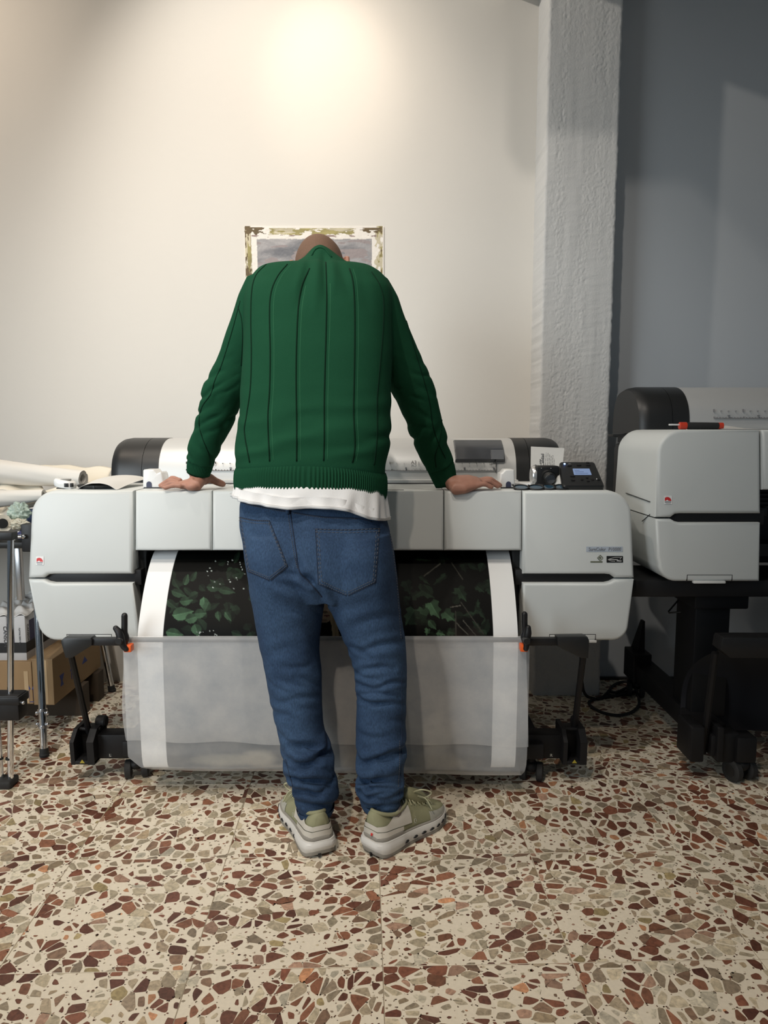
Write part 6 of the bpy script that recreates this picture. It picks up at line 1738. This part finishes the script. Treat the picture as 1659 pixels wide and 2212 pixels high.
def chrome_stand():
    Y = 2.06
    f = Wf(10, 1697, 0); Y = f.y
    t = thing('chrome_stand', 'chrome twin-pole stand with black clamps at the very edge of the picture', 'stand', (f.x, Y, 0))
    for pa, r_ in ((3.5, .0085), (23, .0095)):
        a, b_ = Wp(pa, 1690, Y), Wp(pa, 1152, Y); m = MB(); m.cyl((a.x, Y, .02), (b_.x if pa > 20 else a.x-.006, Y, b_.z), r_, 16); p = m.build('pole', M_CHROME, t)
        m = MB(); c = Wp(pa, 1638, Y); m.cyl((a.x, Y, c.z-.003), (a.x, Y, c.z+.003), r_+.0015, 14); m.build('pole_ring', M_BLACK, p)
    a, b_ = Wp(-30, 1697, Y), Wp(33, 1697, Y); m = MB(); m.box((a.x, Y-.03, 0), (b_.x, Y+.03, .026), .008, 3); m.build('base_foot', M_RUBBER, t)
    a, b_ = Wp(-30, 1156, Y), Wp(33, 1156, Y); z0, z1 = Wp(0, 1166, Y).z, Wp(0, 1148, Y).z; m = MB(); m.box((a.x, Y-.018, z0), (b_.x, Y+.018, z1), .004); m.build('top_bar', M_BLACK, t)
    a, b_ = Wp(-30, 1500, Y), Wp(52, 1500, Y); z0, z1 = Wp(0, 1550, Y).z, Wp(0, 1496, Y).z
    m = MB(); m.box((a.x, Y-.03, z0), (b_.x-.004, Y+.03, z1), .006); m.box((a.x, Y-.033, z1-.030), (b_.x, Y+.033, z1-.004), .004); m.build('pole_clamp', M_BLACK, t)
    c = Wp(50, 1518, Y-.03); m = MB(); m.ball(c, .0055, 10, 8); m.tube([c, c+Vector((-.012, .006, 0))], .004, 8); m.build('clamp_screw', M_STEEL, t)
chrome_stand()

# boxes
M_CANW = mat('grey_white_carton', (.52, .52, .53), .5, var=.06, scale=9)
M_CANB = mat('navy_carton', (.030, .028, .10), .45, var=.15)
M_BLUEINK = mat('blue_print', (.04, .06, .22), .7)
M_FILM = mat('clear_film', (.75, .74, .72), .2, var=.05, scale=30, bump=.9, bscale=18)
BX0 = Wp(118, 1523, 2.55); BZ0 = BX0.z; BZ1 = Wp(118, 1424, 2.55).z
def long_box():
    t = thing('cardboard_box', 'long brown cardboard box reaching back under the printer, blue arrows on it', 'box', (BX0.x-.06, 2.80, BZ0))
    m = MB(); m.box((BX0.x-.075, 2.55, BZ0), (BX0.x, 2.985, BZ1), .002); b_ = m.build('carton', M_CARDB, t, smooth=False)
    x = BX0.x+.0006
    def mark(pts, nm_):
        m = MB(); n = len(pts); m.add([(x-.0008, a, c) for a, c in pts]+[(x+.0004, a, c) for a, c in pts], [tuple(range(n)), tuple(range(n, 2*n))[::-1]]+[(i, (i+1) % n, n+(i+1) % n, n+i) for i in range(n)]); m.build(nm_, M_BLUEINK, t, smooth=False)
    arrow = lambda y, z, w, h: [(y-w*.2, z), (y+w*.2, z), (y+w*.2, z+h*.6), (y+w, z+h*.6), (y, z+h), (y-w, z+h*.6), (y-w*.2, z+h*.6)]
    for k in range(2): mark(arrow(2.70+k*.03, BZ0+.045, .009, .055), 'printed_arrow')
    mark([(2.605, BZ0+.05), (2.63, BZ0+.05), (2.622, BZ0+.068), (2.637, BZ0+.092), (2.60, BZ0+.092), (2.612, BZ0+.068)], 'printed_glass')
    mark([(2.80, BZ0+.07), (2.85, BZ0+.07), (2.825, BZ0+.095)], 'printed_umbrella')
    m = MB(); m.box((BX0.x-.05, 2.5492, BZ0+.004), (BX0.x-.022, 2.5502, BZ1-.004)); m.build('parcel_tape', mat('brown_tape', (.46, .33, .19), .4), t, smooth=False)
    m = MB(); m.box((BX0.x-.076, 2.5485, BZ1-.003), (BX0.x+.001, 2.551, BZ1+.001)); m.build('lid_edge', mat('card_edge', (.30, .2, .11), .9), t, smooth=False)
long_box()
def stacked_box():
    x1 = BX0.x-.082; z1 = Wp(60, 1430, 2.56).z
    t = thing('cardboard_box', 'brown cardboard box with upward arrows, under the white packs', 'box', (x1-.2, 2.75, BZ0))
    m = MB(); m.box((x1-.42, 2.56, BZ0), (x1, 3.0, z1), .002); m.build('carton', M_CARDB, t, smooth=False)
    a = Wp(68, 1500, 2.559)
    for px in (63, 74):
        p = Wp(px, 1510, 2.559); h = .052; w = .007
        P = [(p.x-w*.22, p.z), (p.x+w*.22, p.z), (p.x+w*.22, p.z+h*.7), (p.x+w, p.z+h*.7), (p.x, p.z+h), (p.x-w, p.z+h*.7), (p.x-w*.22, p.z+h*.7)]
        m = MB(); m.prism(P, 2.5588, 2.5606); m.build('printed_arrow', M_BLUEINK, t, smooth=False)
    p, q = Wp(60, 1516, 2.559), Wp(79, 1516, 2.559); m = MB(); m.box((p.x, 2.5588, p.z-.001), (q.x, 2.5602, p.z+.001)); m.build('printed_line', M_BLUEINK, t, smooth=False)
    p, q = Wp(51, 1450, 2.559), Wp(60, 1450, 2.559); m = MB(); m.box((p.x, 2.5585, BZ0+.004), (q.x, 2.561, Wp(50, 1450, 2.559).z)); m.build('parcel_tape', mat('brown_tape', (.46, .33, .19), .4), t, smooth=False)
stacked_box()
def rails():
    for k, (y) in enumerate((2.78, 2.93)):
        o = MB().box((BX0.x-.55, y-.03, 0), (BX0.x+.02, y+.03, BZ0-.001), .002).build('timber_block', mat('timber', (.05, .035, .022), .8), None)
        tag(o, ('wooden block on the floor under the front of the cardboard boxes', 'wooden block on the floor under the rear of the cardboard boxes')[k], 'block')
rails()
def packs():
    zb = Wp(60, 1430, 2.58).z+.0005; 
    for k, (pa, pb, py1, lab) in enumerate(((-30, 17, 1332, 'white and navy paper pack with dark lettering, seen behind the chrome poles'), (18.5, 57, 1330, 'white and navy paper pack with crumpled film top beside the printer'))):
        Y = 2.58
        a, c = Wp(pa, 1400, Y), Wp(pb, 1400, Y); z1 = Wp(40, py1, Y).z
        t = thing('paper_pack', lab, 'pack', ((a.x+c.x)/2, Y+.15, zb))
        m = MB(); m.box((a.x, Y, zb), (c.x, 2.98, z1), .003); m.build('carton', M_CANW, t)
        h = z1-zb
        m = MB(); m.box((a.x-.0005, Y-.0012, zb+.20*h), (c.x+.0005, 2.9, zb+.42*h)); m.build('dark_band', M_BLACK, t, smooth=False)
        m = MB(); xx = a.x+(c.x-a.x)*(.36 if k else .25); m.box((a.x-.0005, Y-.0014, zb+.42*h), (xx, Y+.002, zb+.82*h)); 
        m.box((c.x-.001, Y+.03, zb+.42*h), (c.x+.0012, 2.9, zb+.86*h)); m.build('navy_panel', M_CANB, t, smooth=False)
        if k == 0:
            p = Wp(12, 1375, Y); make_text('CANSON', .0185, (p.x, Y-.002, p.z), (PI/2, PI/2, 0), 'lettering', M_INK, t)
        else:
            p = Wp(43, 1375, Y); make_text('PLATINE FIBRE RAG', .0075, (p.x, Y-.002, p.z), (PI/2, PI/2, 0), 'lettering', M_INK, t)
            make_text('CANSON', .0165, (c.x+.0014, Y+.016, zb+.60*h), (PI/2, PI/2, PI/2), 'lettering', M_INK, t)
        R = random.Random(k+2)
        def fn(u, v):
            x = a.x-.002+(c.x-a.x+.006)*u; y = Y-.002+.38*v
            e = min(u, 1-u, v, 1-v)
            return (x, y, z1+.0015+.020*min(1, e*5)+.007*math.sin(v*46+u*5)*min(1, e*6)+.005*math.sin(u*9+v*21+k))
        solid_sheet(fn, 16, 60).build('film_wrap', M_FILM, t, angle=180)
packs()

# paper rolls and scraps on the table
M_ROLLP = mat('roll_paper', (.72, .69, .64), .75, var=.05, scale=5, bump=.2, bscale=30)
M_ROLLP2 = mat('cream_paper', (.78, .73, .62), .75, var=.06, scale=4, bump=.3, bscale=14)
def paper_roll(a, b_, r0, r1, label, mtl, wob=.0, core=True, group='paper rolls on the table'):
    a, b_ = Vector(a), Vector(b_); d = (b_-a).normalized(); u = d.orthogonal().normalized(); w = d.cross(u)
    c = (a+b_)/2
    t = thing('paper_roll', label, 'paper roll', (c.x, c.y, min(a.z-r0, b_.z-r1)), group)
    n = 44; Rr = []
    for s in np.linspace(0, 1, 14):
        p = a+(b_-a)*s; r = r0+(r1-r0)*s
        Rr.append([p+(u*math.cos(2*PI*j/n)+w*math.sin(2*PI*j/n))*(r*(1+wob*math.sin(2*PI*j/n*3+s*5)+wob*.6*math.sin(2*PI*j/n*7-s*9))-(.003 if j == 0 else 0)) for j in range(n)])
    # open ends: the wall of the roll turns in
    e0 = [a+(p-a)*.55+d*.002 for p in Rr[0]]; e0i = [a+(p-a)*.53+d*.05 for p in Rr[0]]
    e1 = [b_+(p-b_)*.55-d*.002 for p in Rr[-1]]; e1i = [b_+(p-b_)*.53-d*.05 for p in Rr[-1]]
    m = MB(); m.rings([e0i, e0]+Rr+[e1, e1i]); m.build('sheet_winding', mtl, t, angle=35)
    if core:
        m = MB(); k = .50
        m.tube([a-d*.004, b_+d*.004], [r0*.52, r1*.52], 20); cc = m.build('core', M_DARK, t)
    return t
paper_roll(Wp(-60, 1015, 2.84), Wp(180, 1034, 2.74), .054, .030, 'big white paper roll lying topmost on the pile beside the printer', M_ROLLP, .03, False)
paper_roll(Wp(-60, 1082, 2.70), Wp(96, 1069, 2.66), .040, .019, 'grey white paper roll in the middle of the pile', M_ROLLP, .03, False)
paper_roll(Wp(20, 1096, 2.80), Wp(150, 1060, 2.70), .020, .026, 'slim cream paper roll slanting up towards the printer top', M_ROLLP2, .02, False)
paper_roll(Wp(6, 1131, 2.46), Wp(-34, 1122, 2.60), .031, .030, 'white paper roll with its dark open core facing the camera', M_ROLLP2, .0)
def big_sheet():
    a = [Wp(62, 1014, 2.92), Wp(105, 1003, 2.98), Wp(160, 1007, 2.98), Wp(245, 1009, 2.94)]; b_ = [Wp(70, 1030, 2.875), Wp(130, 1026, 2.875), Wp(190, 1042, 2.85), Wp(232, 1040, 2.85)]
    A, B = spline(a, 24), spline(b_, 24)
    def fn(u, v):
        i = u*23; k = min(int(i), 22); f = i-k; p = (A[k]*(1-f)+A[k+1]*f)*(1-v)+(B[k]*(1-f)+B[k+1]*f)*v
        return (p.x, p.y, p.z+.004*math.sin(u*17+v*6)+.006*math.sin(v*PI))
    tag(solid_sheet(fn, 24, 14).build('loose_sheet', M_ROLLP2, None, angle=180), 'large cream paper sheet behind the topmost roll, against the wall', 'paper')
    c = [Wp(228, 1038, 2.86), Wp(236, 1008, 2.90), Wp(249, 1007, 2.92)]
big_sheet()
def under_sheets():
    for k, (p0, p1, p2, p3, lab) in enumerate((((-20, 1045), (60, 1050), (96, 1062), (-20, 1060), 'cream paper sheet lying between the two upper rolls'), ((-20, 1085), (10, 1060), (28, 1100), (-20, 1125), 'white paper sheet tucked behind the roll with the dark core'))):
        P = [Wp(*q, 2.74) for q in (p0, p1, p2, p3)]
        def fn(u, v):
            p = (P[0]*(1-u)+P[1]*u)*(1-v)+(P[3]*(1-u)+P[2]*u)*v
            return (p.x, 2.74+.10*(1-v)+.0*u, p.z+.006*math.sin(u*8+k))
        tag(solid_sheet(fn, 14, 8).build('loose_sheet', M_ROLLP2, None, angle=180), lab, 'paper')
under_sheets()
def crumple(name, label, c, rx, ry, rz, mtl, seed, n=26):
    r = random.Random(seed); Rr = []
    for i in range(1, n):
        t = PI*i/n; row = []
        for j in range(36):
            a = 2*PI*j/36
            q = Vector((math.sin(t)*math.cos(a), math.sin(t)*math.sin(a), -math.cos(t)))
            k = 1+.55*abs(mnoise.noise(q*2.6+Vector((seed, 0, 0))))+.35*abs(mnoise.noise(q*6+Vector((0, seed, 0))))-.25
            row.append(Vector((c.x+q.x*rx*k, c.y+q.y*ry*k, max(TBZ+.001, c.z+q.z*rz*k))))
        Rr.append(row)
    m = MB(); m.rings(Rr); o = m.build(name, mtl, None, angle=18); tag(o, label, 'tissue'); return o
M_MINT = mat_sheet('mint_tissue', (.60, .72, .66), .95, .3, cloud=.25, cscale=18)
M_CREAMT = mat_sheet('cream_tissue', (.72, .70, .60), .95, .3, cloud=.15, cscale=18)
crumple('crumpled_tissue', 'crumpled pale green tissue paper on the table beside the printer', Wp(41, 1108, 2.56), .034, .045, .034, M_MINT, 3)
crumple('crumpled_tissue', 'crumpled cream tissue paper under the pale green one', Wp(40, 1132, 2.50), .034, .030, .018, M_CREAMT, 9)
c = Wp(57, 1108, 2.66); o = MB().box((c.x-.02, 2.64, TBZ+.001), (c.x+.05, 2.70, c.z+.012), .008).build('navy_pouch', mat('navy_cloth', (.02, .04, .10), .8)); tag(o, 'dark blue pouch behind the crumpled tissue', 'pouch')
def navy_tool():
    a = Wp(19, 1147, 2.44); c = Wp(50, 1141, 2.44)
    t = thing('navy_knife', 'navy blue knife with white rim lying on the table edge', 'knife', ((a.x+c.x)/2, 2.48, TBZ))
    m = MB(); m.tube(spline([(a.x+.004, 2.48, TBZ+.014), ((a.x+c.x)/2, 2.475, TBZ+.022), (c.x+.03, 2.48, TBZ+.018)], 14), [.006, .010, .013, .015, .016, .017, .017, .017, .017, .017, .016, .015, .013, .010], 14); m.build('handle', mat('navy_plastic', (.03, .035, .10), .4), t)
    m = MB(); m.tube(spline([(a.x-.003, 2.478, TBZ+.004), (a.x-.004, 2.478, TBZ+.018), (a.x+.012, 2.472, TBZ+.031), (a.x+.03, 2.472, TBZ+.034)], 12), .0035, 8); m.build('rim', M_WHITEP, t)
navy_tool()
